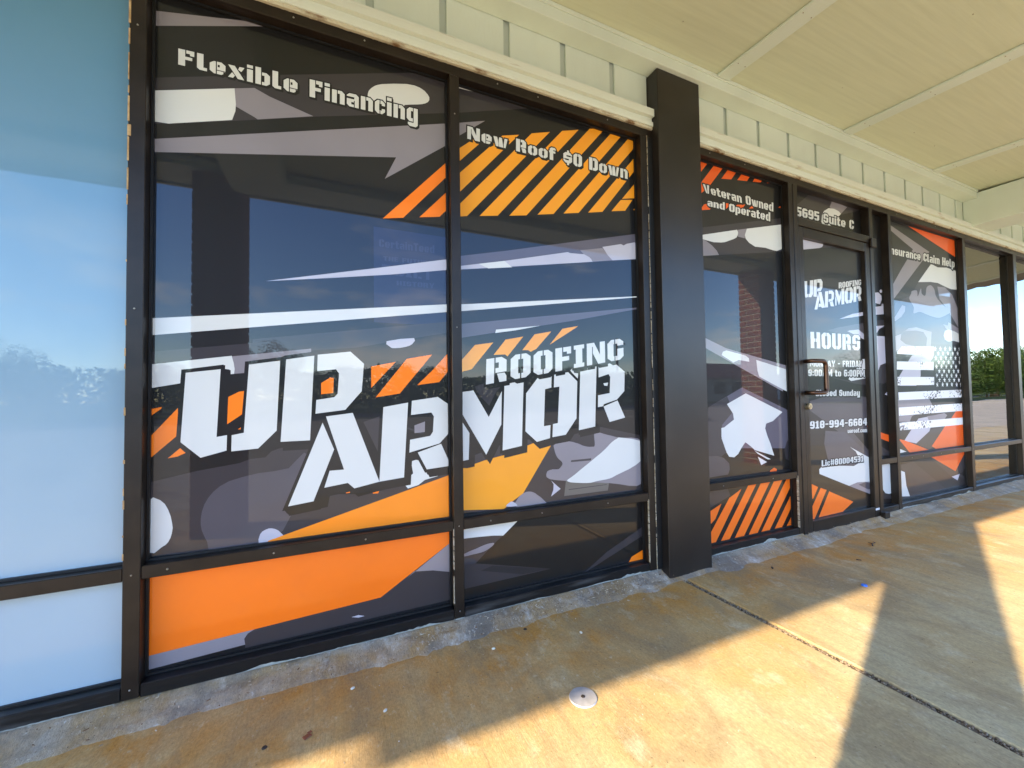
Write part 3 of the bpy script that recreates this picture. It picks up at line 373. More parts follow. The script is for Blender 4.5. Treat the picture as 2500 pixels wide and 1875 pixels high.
# printed shapes on the glass, metres (x, z), in painting order
ART = json.loads('''{"P1":[["G2",[[-0.565,2.302],[-0.288,2.368],[-0.119,2.408],[-0.119,2.408],[-0.288,2.348],[-0.565,2.247]]],
["G1",[[-0.57,2.061],[-0.146,2.207],[0.333,2.368],[0.504,2.41],[0.502,2.236],[-0.068,2.062],[-0.318,1.978],[-0.568,1.898]]],
["W",[[-0.569,2.016],[-0.322,2.099],[-0.318,2.074],[-0.317,2.049],[-0.319,2.014],[-0.329,1.978],[-0.514,1.915],[-0.568,1.911]]],
["G2",[[-0.322,2.099],[-0.259,2.12],[-0.209,2.101],[-0.06,2.066],[-0.248,2.002],[-0.259,2.008],[-0.317,2.032]]],
["W",[[0.144,2.21],[0.145,2.221],[0.149,2.233],[0.158,2.246],[0.171,2.259],[0.182,2.267],[0.202,2.277],[0.251,2.294],[0.304,2.309],[0.338,2.313],[0.362,2.31],[0.382,2.302],[0.396,2.29],[0.403,2.279],[0.403,2.267],[0.397,2.256],[0.386,2.247],[0.371,2.239],[0.352,2.232],[0.322,2.223],[0.296,2.214],[0.291,2.206],[0.289,2.2],[0.278,2.194],[0.266,2.191],[0.26,2.192],[0.248,2.192],[0.211,2.188],[0.175,2.183],[0.158,2.184],[0.148,2.188],[0.144,2.198]]],
["G2",[[-0.568,1.846],[0.502,2.188],[0.501,2.098],[0.211,1.871],[0.258,1.974],[-0.567,1.802]]],
["O",[[0.202,1.7],[0.286,1.717],[0.499,1.96],[0.5,2.026]]],
["O",[[0.355,1.731],[0.444,1.748],[0.498,1.809],[0.498,1.889]]],
["L",[[-0.221,1.391],[0.181,1.488],[0.495,1.566],[0.495,1.517],[0.234,1.466],[0.011,1.428]]],
["W",[[-0.562,1.228],[0.493,1.361],[0.493,1.327],[-0.562,1.17]]],
["G1",[[-0.561,1.114],[-0.068,1.183],[-0.068,1.123],[-0.284,1.087],[-0.56,1.071]]],
["G1",[[-0.262,1.17],[0.497,1.284],[0.496,1.236],[0.096,1.152],[-0.262,1.115]]],
["L",[[0.215,1.183],[0.271,1.195],[0.328,1.201],[0.332,1.19],[0.319,1.174],[0.307,1.167],[0.292,1.162],[0.27,1.157],[0.249,1.155],[0.236,1.155],[0.228,1.16],[0.213,1.171]]],
["W",[[-0.56,1.071],[-0.326,1.107],[-0.32,1.081],[-0.317,1.059],[-0.319,1.039],[-0.329,1.037],[-0.329,1.055],[-0.349,1.054],[-0.35,1.075],[-0.469,1.055],[-0.472,1.008],[-0.56,0.99]]],
["G2",[[-0.326,1.105],[-0.068,1.142],[-0.068,1.123],[-0.284,1.087],[-0.285,1.044],[-0.319,1.038],[-0.317,1.059],[-0.32,1.081]]],
["O",[[-0.563,0.918],[-0.525,0.927],[-0.526,0.921],[-0.563,0.889]]],
["O",[[-0.562,0.818],[-0.481,0.922],[-0.478,0.831],[-0.561,0.748]]],
["O",[[-0.507,0.751],[-0.471,0.786],[-0.456,0.767],[-0.481,0.755]]],
["G1",[[-0.561,0.673],[-0.43,0.7],[-0.301,0.718],[-0.144,0.774],[-0.092,0.791],[0.493,0.883],[0.487,0.303],[-0.198,0.404],[-0.559,0.429]]],
["G1b",[[-0.369,0.405],[-0.391,0.423],[-0.395,0.45],[-0.404,0.472],[-0.411,0.493],[-0.414,0.513],[-0.414,0.534],[-0.411,0.558],[-0.404,0.582],[-0.393,0.604],[-0.378,0.624],[-0.359,0.641],[-0.332,0.656],[-0.292,0.667],[-0.244,0.676],[-0.192,0.679],[-0.144,0.686],[-0.115,0.718],[-0.092,0.741],[-0.058,0.717],[-0.038,0.677],[-0.058,0.643],[-0.092,0.603],[-0.118,0.546],[-0.144,0.492],[-0.163,0.455],[-0.199,0.428],[-0.287,0.409]]],
["K",[[-0.178,0.796],[-0.06,0.804],[-0.092,0.682],[-0.161,0.533],[-0.144,0.511],[-0.01,0.524],[-0.001,0.573],[0.099,0.562],[0.194,0.583],[0.309,0.593],[0.386,0.602],[0.49,0.643],[0.493,0.929],[0.095,0.905],[-0.056,0.879]]],
["G1",[[-0.06,0.854],[-0.01,0.877],[-0.038,0.818],[-0.072,0.779]]],
["G1",[[0.122,0.85],[0.193,0.873],[0.179,0.722]]],
["W",[[-0.56,0.61],[-0.545,0.623],[-0.526,0.611],[-0.514,0.597],[-0.505,0.577],[-0.498,0.554],[-0.494,0.531],[-0.492,0.513],[-0.494,0.496],[-0.498,0.48],[-0.504,0.467],[-0.511,0.459],[-0.521,0.453],[-0.541,0.436],[-0.559,0.443],[-0.564,0.526]]],
["L",[[-0.24,0.418],[-0.241,0.435],[-0.236,0.453],[-0.229,0.462],[-0.219,0.467],[-0.209,0.47],[-0.199,0.469],[-0.188,0.465],[-0.178,0.458],[-0.167,0.445],[-0.156,0.431],[-0.14,0.425],[-0.135,0.421],[-0.163,0.414],[-0.198,0.409],[-0.223,0.411]]],
["W",[[0.277,0.59],[0.32,0.624],[0.31,0.685],[0.354,0.676],[0.387,0.624],[0.466,0.617],[0.426,0.603],[0.37,0.592],[0.342,0.573],[0.298,0.563]]],
["OY",[[-0.211,0.425],[0.49,0.606],[0.488,0.405],[-0.211,0.406]]],
["O",[[0.053,0.579],[0.073,0.58],[0.07,0.57],[0.057,0.57]]],
["O",[[0.155,0.566],[0.183,0.568],[0.178,0.556],[0.158,0.557]]],
["O",[[0.153,1.076],[0.251,1.097],[0.153,0.988]]],
["O",[[0.297,1.111],[0.405,1.132],[0.267,0.964],[0.17,0.949]]],
["O",[[0.496,1.162],[0.495,1.084],[0.436,1.012],[0.34,0.999],[0.407,1.064]]]],"LOGO":[["W",[[-0.46,1.044],[-0.359,1.058],[-0.37,0.816],[-0.339,0.821],[-0.34,0.766],[-0.416,0.746],[-0.473,0.804]]],
["W",[[-0.273,1.076],[-0.173,1.093],[-0.184,0.83],[-0.243,0.767],[-0.326,0.762],[-0.325,0.82],[-0.288,0.827]]],
["W",[[-0.153,1.098],[-0.057,1.115],[-0.072,0.787],[-0.171,0.787]]],
["W",[[-0.045,1.119],[0.074,1.135],[0.125,1.087],[0.116,0.975],[0.054,0.901],[-0.053,0.889],[-0.05,0.942],[0.014,0.952],[0.026,0.966],[0.032,1.046],[0.02,1.063],[-0.047,1.055]]],
["W",[[-0.028,0.853],[0.013,0.746],[-0.06,0.552],[-0.146,0.543]]],
["W",[[-0.016,0.877],[0.082,0.888],[0.183,0.603],[0.087,0.586],[0.063,0.61],[-0.022,0.6],[-0.003,0.664],[0.049,0.664]]],
["W",[[0.2,0.908],[0.301,0.925],[0.282,0.611],[0.183,0.603]]],
["W",[[0.317,0.932],[0.429,0.947],[0.491,0.904],[0.482,0.792],[0.435,0.744],[0.305,0.713],[0.308,0.767],[0.394,0.779],[0.406,0.796],[0.411,0.863],[0.4,0.88],[0.313,0.872]]],
["W",[[0.34,0.711],[0.442,0.742],[0.485,0.643],[0.378,0.636]]],
["W",[[0.542,0.968],[0.593,0.974],[0.666,0.851],[0.733,0.969],[0.728,0.814],[0.651,0.679],[0.541,0.866]]],
["W",[[0.527,0.86],[0.54,0.832],[0.572,0.782],[0.567,0.663],[0.542,0.66],[0.525,0.662]]],
["W",[[0.747,1.002],[0.847,1.019],[0.833,0.708],[0.733,0.693]]],
["W",[[0.86,0.958],[0.926,1.035],[1.002,1.046],[0.999,0.985],[0.964,0.977],[0.954,0.796],[0.991,0.8],[0.987,0.736],[0.914,0.722],[0.853,0.776]]],
["W",[[1.017,1.049],[1.098,1.063],[1.152,1.016],[1.143,0.828],[1.078,0.748],[1.001,0.74],[1.005,0.804],[1.033,0.808],[1.046,0.99],[1.014,0.986]]],
["W",[[1.172,1.079],[1.273,1.095],[1.257,0.781],[1.156,0.767]]],
["W",[[1.286,1.099],[1.388,1.117],[1.457,1.069],[1.452,0.964],[1.401,0.919],[1.315,0.896],[1.311,0.886],[1.277,0.881],[1.279,0.943],[1.354,0.954],[1.36,1.04],[1.349,1.055],[1.285,1.037]]],
["W",[[1.313,0.884],[1.405,0.914],[1.453,0.821],[1.35,0.801]]]],"HULL":[["K",[[-0.465,1.053],[-0.355,1.069],[-0.352,1.06],[-0.332,1.057],[-0.332,1.04],[-0.282,1.046],[-0.282,1.086],[-0.172,1.103],[-0.157,1.113],[-0.056,1.131],[0.076,1.148],[0.137,1.097],[0.13,0.967],[0.061,0.885],[-0.051,0.867],[-0.065,0.767],[-0.178,0.764],[-0.178,0.781],[-0.241,0.742],[-0.336,0.735],[-0.423,0.726],[-0.482,0.793]]],
["K",[[0.295,0.889],[0.417,0.891],[0.416,0.75],[0.294,0.746]]]],"FILL":[["O",[[-0.336,0.958],[-0.303,0.977],[-0.288,0.979],[-0.294,0.894],[-0.339,0.86]]],
["O",[[-0.307,0.84],[-0.297,0.847],[-0.298,0.84]]],
["O",[[-0.033,1.008],[-0.0,1.03],[0.012,1.028],[0.01,0.969],[-0.033,0.964]]],
["G2",[[0.327,0.827],[0.372,0.842],[0.371,0.797],[0.327,0.794]]]],"P2":[["G1",[[0.535,2.36],[0.815,2.386],[0.916,2.376],[0.806,2.337],[0.66,2.289],[0.533,2.245]]],
["W",[[0.537,2.37],[0.588,2.373],[0.63,2.371],[0.588,2.365],[0.537,2.362]]],
["G2",[[0.533,2.198],[0.667,2.244],[0.532,2.134]]],
["Y",[[0.533,2.076],[0.605,2.139],[0.658,2.161],[0.662,2.154],[0.532,2.014]]],
["Y",[[0.532,1.959],[0.754,2.195],[0.843,2.222],[0.531,1.87]]],
["Y",[[0.53,1.814],[0.913,2.247],[1.017,2.281],[0.572,1.773],[0.53,1.764]]],
["Y",[[0.633,1.784],[1.089,2.305],[1.19,2.337],[0.724,1.801]]],
["Y",[[0.784,1.811],[1.26,2.361],[1.319,2.379],[1.351,2.377],[0.877,1.829]]],
["Y",[[0.938,1.843],[1.406,2.379],[1.474,2.379],[1.029,1.862]]],
["Y",[[1.089,1.875],[1.523,2.377],[1.555,2.373],[1.554,2.324],[1.18,1.894]]],
["Y",[[1.24,1.906],[1.552,2.265],[1.559,2.247],[1.562,2.204],[1.332,1.926]]],
["Y",[[1.466,2.022],[1.565,2.134],[1.562,2.051],[1.55,2.041]]],
["Y",[[1.392,1.94],[1.457,2.014],[1.539,2.03],[1.485,1.959]]],
["Y",[[1.542,1.973],[1.57,2.002],[1.569,1.977]]],
["G2b",[[0.536,1.584],[0.77,1.64],[1.033,1.708],[1.576,1.845],[1.572,1.7],[1.259,1.647],[0.793,1.564],[0.535,1.522]]],
["L",[[0.535,1.538],[0.629,1.56],[0.757,1.589],[1.109,1.678],[1.123,1.675],[1.173,1.678],[1.208,1.68],[1.237,1.673],[1.254,1.66],[1.262,1.647],[0.535,1.522]]],
["G2",[[1.185,1.698],[1.327,1.729],[1.356,1.703],[1.392,1.672],[1.262,1.647],[1.248,1.667],[1.208,1.68]]],
["L",[[1.327,1.735],[1.451,1.768],[1.47,1.763],[1.49,1.775],[1.545,1.791],[1.574,1.784],[1.572,1.702],[1.392,1.671],[1.362,1.694]]],
["W",[[0.626,1.559],[0.756,1.589],[0.795,1.563],[0.673,1.543]]],
["W",[[0.533,1.363],[1.569,1.491],[1.569,1.486],[0.533,1.332]]],
["G2b",[[0.532,1.274],[1.567,1.429],[1.567,1.421],[1.121,1.324],[0.532,1.211]]],
["W",[[0.708,1.258],[0.943,1.29],[0.808,1.26],[0.704,1.242]]],
["Y",[[0.538,1.11],[0.603,1.182],[0.693,1.197],[0.586,1.071],[0.537,1.057]]],
["Y",[[0.756,1.213],[0.849,1.232],[0.765,1.134],[0.752,1.143],[0.694,1.139]]],
["Y",[[0.911,1.246],[1.005,1.265],[0.919,1.175],[0.888,1.16],[0.874,1.167],[0.843,1.166]]],
["Y",[[1.07,1.282],[1.162,1.301],[1.151,1.292],[0.994,1.198]]],
["G1",[[0.601,0.992],[0.648,1.008],[0.653,0.987],[0.733,0.997],[0.704,0.965],[0.669,0.903],[0.609,0.966]]],
["G1",[[0.533,0.663],[0.793,0.739],[1.035,0.73],[1.29,0.778],[1.595,0.711],[1.582,0.307],[0.53,0.432]]],
["GP",[[1.093,0.639],[1.375,0.638],[1.329,0.443],[1.062,0.444]]],
["G2",[[1.254,0.75],[1.268,0.752],[1.289,0.747],[1.312,0.74],[1.333,0.734],[1.35,0.73],[1.365,0.726],[1.383,0.721],[1.407,0.715],[1.445,0.712],[1.492,0.711],[1.538,0.703],[1.57,0.681],[1.586,0.633],[1.591,0.566],[1.584,0.501],[1.563,0.458],[1.523,0.446],[1.468,0.453],[1.405,0.468],[1.341,0.48],[1.271,0.49],[1.194,0.501],[1.123,0.511],[1.07,0.519],[1.038,0.524],[1.02,0.527],[1.009,0.529],[0.999,0.532],[0.988,0.534],[0.98,0.537],[0.975,0.54],[0.97,0.543],[0.966,0.546],[0.964,0.549],[0.963,0.553],[0.963,0.557],[0.963,0.562],[0.965,0.567],[0.967,0.572],[0.971,0.576],[0.976,0.578],[0.984,0.58],[0.992,0.581],[1.0,0.582],[1.007,0.581],[1.015,0.581],[1.022,0.58],[1.029,0.58],[1.034,0.581],[1.038,0.583],[1.042,0.586],[1.045,0.589],[1.049,0.593],[1.053,0.598],[1.056,0.603],[1.055,0.609],[1.051,0.616],[1.043,0.623],[1.034,0.63],[1.027,0.638],[1.021,0.647],[1.017,0.657],[1.014,0.666],[1.011,0.676],[1.009,0.684],[1.007,0.693],[1.007,0.7],[1.012,0.706],[1.023,0.711],[1.039,0.714],[1.057,0.716],[1.074,0.717],[1.09,0.715],[1.105,0.712],[1.12,0.709],[1.134,0.704],[1.149,0.7],[1.163,0.694],[1.176,0.688],[1.189,0.684],[1.201,0.681],[1.212,0.679],[1.222,0.678],[1.231,0.678],[1.238,0.678],[1.244,0.677],[1.249,0.679],[1.252,0.686],[1.252,0.7],[1.25,0.719],[1.249,0.738]]],
["W",[[1.396,0.71],[1.4,0.713],[1.402,0.715],[1.408,0.716],[1.422,0.714],[1.453,0.71],[1.497,0.703],[1.54,0.693],[1.57,0.68],[1.581,0.661],[1.582,0.637],[1.576,0.614],[1.567,0.594],[1.554,0.58],[1.536,0.569],[1.516,0.559],[1.495,0.551],[1.472,0.542],[1.447,0.535],[1.423,0.528],[1.402,0.522],[1.385,0.517],[1.371,0.512],[1.357,0.507],[1.342,0.504],[1.324,0.502],[1.306,0.501],[1.287,0.5],[1.269,0.499],[1.252,0.498],[1.237,0.495],[1.219,0.494],[1.198,0.495],[1.169,0.498],[1.133,0.503],[1.101,0.508],[1.083,0.515],[1.081,0.521],[1.09,0.526],[1.107,0.534],[1.131,0.547],[1.165,0.568],[1.21,0.594],[1.257,0.622],[1.294,0.644],[1.319,0.661],[1.336,0.674],[1.349,0.685],[1.362,0.694],[1.373,0.7],[1.381,0.705],[1.388,0.707]]],
["L",[[0.989,0.528],[1.042,0.482],[0.987,0.45],[1.001,0.481],[1.003,0.509]]],
["G2",[[0.8,0.423],[0.79,0.431],[0.791,0.441],[0.799,0.451],[0.806,0.46],[0.812,0.467],[0.819,0.473],[0.828,0.479],[0.836,0.483],[0.845,0.486],[0.854,0.488],[0.863,0.488],[0.873,0.487],[0.882,0.485],[0.891,0.481],[0.9,0.476],[0.909,0.469],[0.92,0.461],[0.933,0.451],[0.944,0.44],[0.952,0.432],[0.96,0.424],[0.968,0.417],[0.969,0.412],[0.958,0.409],[0.925,0.409],[0.877,0.412],[0.831,0.417]]],
["G1d",[[1.107,0.618],[1.229,0.619],[1.226,0.608],[1.105,0.609]]],
["G1d",[[1.089,0.475],[1.323,0.476],[1.322,0.473],[1.089,0.471]]],
["Y",[[0.532,0.625],[0.643,0.654],[0.745,0.672],[0.901,0.719],[0.994,0.703],[0.836,0.483],[0.765,0.443],[0.736,0.421],[0.53,0.442]]],
["L",[[0.747,0.432],[0.748,0.436],[0.754,0.442],[0.763,0.447],[0.771,0.451],[0.776,0.451],[0.78,0.45],[0.784,0.448],[0.788,0.446],[0.794,0.442],[0.8,0.436],[0.804,0.431],[0.803,0.428],[0.792,0.427],[0.774,0.428],[0.757,0.43]]],
["W",[[1.112,1.071],[1.122,1.082],[1.136,1.059],[1.159,1.057],[1.154,1.022]]],
["W",[[1.314,1.006],[1.346,1.01],[1.34,0.992],[1.321,0.994]]]],"P1L":[["G2",[[-0.564,0.103],[-0.251,0.115],[-0.273,0.104],[-0.284,0.088],[-0.281,0.067],[-0.563,0.055]]],
["G1",[[-0.281,0.067],[-0.284,0.088],[-0.273,0.104],[-0.251,0.115],[0.186,0.134],[0.321,0.215],[0.487,0.184],[0.486,0.062],[-0.281,0.055]]],
["G2",[[0.476,0.306],[0.5,0.318],[0.498,0.176],[0.402,0.202],[0.321,0.213],[0.291,0.191]]],
["L",[[0.075,0.081],[0.101,0.083],[0.124,0.074],[0.101,0.073]]],
["O2",[[-0.566,0.366],[0.5,0.359],[0.5,0.318],[0.476,0.306],[0.293,0.198],[0.186,0.134],[-0.564,0.1]]]],"P2L":[["O",[[0.537,0.37],[0.571,0.365],[0.536,0.351]]],
["G1",[[0.536,0.322],[0.736,0.304],[0.685,0.271],[0.594,0.197],[0.535,0.211]]],
["W",[[0.537,0.353],[0.568,0.366],[0.819,0.368],[0.73,0.3],[0.684,0.307],[0.62,0.312],[0.536,0.316]]],
["G2",[[0.535,0.247],[0.547,0.25],[0.563,0.255],[0.582,0.259],[0.598,0.262],[0.612,0.266],[0.624,0.269],[0.637,0.272],[0.648,0.274],[0.659,0.275],[0.67,0.275],[0.679,0.275],[0.684,0.273],[0.685,0.27],[0.683,0.267],[0.679,0.263],[0.673,0.259],[0.665,0.255],[0.655,0.25],[0.644,0.246],[0.633,0.243],[0.621,0.241],[0.609,0.24],[0.596,0.239],[0.584,0.239],[0.57,0.238],[0.556,0.237],[0.544,0.237],[0.535,0.237],[0.53,0.239],[0.528,0.241],[0.53,0.244]]],
["G1",[[0.535,0.211],[0.594,0.197],[0.98,0.102],[0.534,0.095]]],
["G0",[[0.618,0.16],[0.675,0.173],[0.98,0.102],[0.824,0.104]]],
["G1",[[1.159,0.04],[1.313,0.125],[1.585,0.233],[1.583,0.183],[1.302,0.088]]],
["O",[[1.353,0.026],[1.399,0.044],[1.387,0.027]]],
["O",[[1.438,0.027],[1.477,0.073],[1.581,0.105],[1.58,0.071],[1.522,0.026]]]],"P3":[["O3",[[2.058,2.379],[2.155,2.39],[2.069,2.295],[2.054,2.292]]],
["O3",[[2.208,2.387],[2.287,2.387],[2.152,2.234],[2.071,2.167],[2.078,2.238]]],
["O3",[[2.333,2.386],[2.41,2.386],[2.35,2.315],[2.258,2.3]]],
["O3",[[2.46,2.383],[2.544,2.386],[2.499,2.335],[2.407,2.323]]],
["O3",[[2.591,2.387],[2.669,2.386],[2.635,2.354],[2.557,2.343]]],
["O3",[[2.72,2.391],[2.802,2.386],[2.792,2.378],[2.7,2.363]]],
["O3",[[2.079,2.085],[2.099,2.107],[2.125,2.115],[2.162,2.102],[2.146,2.082],[2.076,2.067]]],
["O3",[[2.227,2.114],[2.283,2.149],[2.339,2.154],[2.298,2.116],[2.211,2.095]]],
["O3",[[2.396,2.158],[2.475,2.174],[2.449,2.146],[2.37,2.131]]],
["O3",[[2.539,2.179],[2.608,2.194],[2.607,2.177],[2.512,2.154]]],
["O3",[[2.826,2.225],[2.883,2.241],[2.882,2.226],[2.814,2.212]]],
["G1",[[2.056,1.955],[2.888,2.157],[2.875,1.919],[2.049,1.779]]],
["W",[[2.054,1.908],[2.389,1.994],[2.399,1.978],[2.395,1.961],[2.382,1.943],[2.353,1.928],[2.273,1.897],[2.241,1.89],[2.172,1.882],[2.053,1.888]]],
["G2",[[2.393,1.994],[2.489,2.018],[2.466,1.977],[2.461,1.949],[2.395,1.951],[2.399,1.973]]],
["W",[[2.485,2.016],[2.868,2.108],[2.868,2.008],[2.859,1.965],[2.833,1.928],[2.781,1.909],[2.736,1.909],[2.665,1.915],[2.56,1.908],[2.501,1.926],[2.469,1.949],[2.463,1.971],[2.475,1.996]]],
["G2",[[2.053,1.888],[2.105,1.882],[2.156,1.86],[2.197,1.833],[2.216,1.808],[2.049,1.779]]],
["G2",[[2.063,1.285],[2.254,1.225],[2.864,1.123],[2.876,1.089],[2.795,0.95],[2.061,1.225]]],
["W",[[2.214,1.181],[2.225,1.202],[2.259,1.211],[2.435,1.183],[2.463,1.168],[2.468,1.144],[2.369,1.154],[2.317,1.137]]],
["W",[[2.535,1.158],[2.856,1.097],[2.864,0.941],[2.695,1.0],[2.56,1.049],[2.544,1.089]]],
["G2b",[[2.39,0.979],[2.867,0.814],[2.874,0.561],[2.068,0.615],[2.083,0.859]]],
["G1",[[2.083,0.859],[2.252,0.924],[2.304,0.83],[2.201,0.75],[2.187,0.667],[2.215,0.575],[2.066,0.578]]],
["G1",[[2.079,0.75],[2.155,0.747],[2.22,0.662],[2.231,0.579],[2.186,0.555],[2.119,0.565],[2.072,0.564]]],
["G1c",[[2.072,0.567],[2.148,0.563],[2.205,0.547],[2.253,0.509],[2.256,0.474],[2.24,0.442],[2.067,0.438]]],
["K",[[2.411,0.63],[2.493,0.575],[2.875,0.466],[2.892,0.344],[2.379,0.394],[2.599,0.495],[2.493,0.575]]],
["W",[[2.424,0.941],[2.785,0.811],[2.682,0.754],[2.613,0.74],[2.602,0.709],[2.66,0.559],[2.633,0.537],[2.409,0.631],[2.327,0.582],[2.227,0.589],[2.192,0.667],[2.205,0.727],[2.307,0.778],[2.301,0.815],[2.248,0.876]]],
["W",[[2.191,0.677],[2.193,0.731],[2.459,0.748],[2.577,0.728],[2.608,0.683],[2.649,0.608],[2.684,0.525],[2.493,0.575],[2.462,0.598],[2.406,0.631],[2.368,0.597],[2.336,0.561],[2.299,0.543],[2.255,0.55],[2.231,0.579],[2.223,0.614]]],
["W",[[2.491,0.571],[2.649,0.504],[2.619,0.505],[2.524,0.548]]],
["W",[[2.521,0.53],[2.609,0.489],[2.551,0.474]]],
["G1",[[2.885,0.654],[2.823,0.612],[2.79,0.555],[2.805,0.494],[2.898,0.456]]],
["O3",[[2.64,0.432],[2.68,0.446],[2.708,0.434],[2.702,0.417],[2.634,0.423]]]],"P3L":[["O4",[[2.077,0.238],[2.174,0.271],[2.118,0.186],[2.074,0.159]]],
["O4",[[2.072,0.107],[2.244,0.297],[2.356,0.341],[2.092,0.018],[2.069,0.022]]],
["O4",[[2.137,0.021],[2.425,0.361],[2.499,0.359],[2.212,0.019]]],
["O4",[[2.259,0.019],[2.543,0.36],[2.634,0.36],[2.342,0.018]]],
["O4",[[2.385,0.018],[2.676,0.361],[2.76,0.359],[2.472,0.02]]],
["O4",[[2.507,0.019],[2.803,0.36],[2.875,0.359],[2.874,0.338],[2.588,0.018]]],
["O4",[[2.636,0.016],[2.877,0.285],[2.878,0.202],[2.715,0.019]]],
["O4",[[2.759,0.016],[2.881,0.146],[2.877,0.06],[2.832,0.018]]],
["G1",[[2.074,0.378],[2.227,0.368],[2.254,0.311],[2.078,0.258]]]],"TR":[["G1",[[3.015,2.267],[3.16,2.368],[3.981,2.42],[3.572,2.296],[3.406,2.324],[3.321,2.26],[3.306,2.195],[2.999,2.171]]],
["G2",[[3.458,2.39],[3.651,2.368],[3.56,2.298],[3.418,2.326]]],
["W",[[3.308,2.196],[3.318,2.246],[3.346,2.285],[3.406,2.317],[3.477,2.324],[3.537,2.315],[3.564,2.301],[3.421,2.186],[3.328,2.178]]]],"D":[["L",[[3.028,2.029],[3.259,2.031],[3.28,2.026],[3.282,2.013],[3.266,1.996],[3.236,1.985],[3.023,1.944]]],
["G1",[[3.283,2.026],[3.48,2.027],[3.265,1.991],[3.283,2.011]]],
["L",[[3.453,1.483],[3.619,1.53],[3.792,1.561],[3.79,1.532],[3.618,1.505]]],
["G1c",[[3.292,1.388],[3.423,1.416],[3.786,1.474],[3.778,1.372],[3.544,1.36]]],
["L",[[3.546,1.396],[3.677,1.413],[3.761,1.392],[3.787,1.35],[3.73,1.358]]],
["L",[[3.564,1.401],[3.701,1.417],[3.796,1.372],[3.793,1.335]]],
["W",[[3.54,1.034],[3.565,1.066],[3.647,1.111],[3.699,1.167],[3.742,1.19],[3.8,1.195],[3.792,1.045],[3.578,1.019]]],
["G1",[[3.208,1.063],[3.578,1.021],[3.792,1.045],[3.789,0.994],[3.703,0.994],[3.608,1.003]]],
["G1c",[[3.096,0.829],[3.478,0.924],[3.828,0.893],[3.824,0.608],[3.432,0.681]]],
["G1c",[[3.058,0.88],[3.344,0.926],[3.476,0.889],[3.436,0.733],[3.798,0.473],[3.826,0.407],[3.429,0.629],[3.055,0.814]]],
["G1b",[[3.226,0.665],[3.46,0.645],[3.796,0.446],[3.794,0.428],[3.661,0.385],[3.384,0.399],[3.242,0.462],[3.206,0.573]]],
["W",[[3.526,0.53],[3.802,0.423],[3.801,0.246],[3.604,0.261],[3.494,0.246],[3.138,0.366],[3.136,0.399],[3.161,0.411],[3.384,0.403],[3.566,0.386],[3.643,0.404],[3.641,0.44],[3.597,0.492]]],
["G2",[[3.494,0.246],[3.604,0.261],[3.801,0.248],[3.799,0.147],[3.647,0.195]]],
["G1b",[[3.619,0.242],[3.716,0.253],[3.805,0.228],[3.802,0.192],[3.744,0.193]]],
["O4",[[3.039,0.307],[3.116,0.277],[3.057,0.206],[3.032,0.201]]],
["O4",[[3.146,0.268],[3.214,0.246],[3.065,0.066],[3.023,0.048],[3.029,0.136]]],
["O4",[[3.245,0.233],[3.54,0.124],[3.399,0.068],[3.11,0.067]]],
["O3",[[3.747,0.683],[3.787,0.674],[3.778,0.661]]]],"S":[["L",[[3.981,1.731],[4.048,1.741],[4.093,1.72],[4.097,1.683],[4.067,1.645],[3.975,1.652]]],
["L",[[4.069,1.757],[4.09,1.77],[4.11,1.761],[4.101,1.742],[4.074,1.74]]],
["L",[[3.973,1.616],[4.086,1.632],[4.094,1.651],[4.135,1.654],[4.129,1.569],[3.968,1.552]]],
["G1",[[3.964,1.504],[4.153,1.527],[4.149,1.476],[3.961,1.458]]],
["L",[[3.961,1.46],[4.128,1.476],[4.038,1.44],[4.003,1.41],[3.955,1.379]]],
["L",[[3.973,1.384],[4.169,1.388],[4.153,1.178],[4.036,1.15],[4.0,1.105],[3.952,1.101]]],
["G1",[[3.952,1.101],[4.0,1.105],[4.036,1.15],[4.153,1.178],[4.141,1.019],[4.073,1.001],[3.945,1.01]]],
["O3",[[3.964,0.621],[4.165,0.575],[4.16,0.519],[3.96,0.574]]],
["G1",[[3.956,0.519],[4.162,0.436],[4.161,0.418],[3.95,0.434]]],
["L",[[4.083,0.913],[4.126,0.939],[4.132,0.904]]]],"SL":[["W",[[3.976,0.359],[4.106,0.357],[4.133,0.337],[4.146,0.122],[4.087,0.115],[4.031,0.13],[3.986,0.174],[3.964,0.193]]],
["G1",[[3.96,0.143],[4.144,0.105],[4.142,0.07],[3.956,0.092]]]],"P4":[["G2",[[4.27,2.331],[4.934,2.19],[4.787,2.083],[4.218,1.657],[4.227,1.776],[4.631,2.173],[4.267,2.289]]],
["K",[[4.267,2.285],[4.639,2.174],[4.54,2.076],[4.228,1.791]]],
["O3",[[4.498,2.383],[5.503,2.4],[5.482,2.199]]],
["G1",[[4.948,2.083],[4.707,1.892],[4.574,1.762],[4.304,1.678],[4.187,1.259],[5.447,1.297],[5.475,1.945],[5.286,2.044]]],
["W",[[4.957,2.084],[5.08,2.066],[5.255,2.084],[5.47,2.073],[5.452,1.896],[5.324,1.888],[5.185,1.904],[5.067,1.921],[4.933,1.917],[4.707,1.892]]],
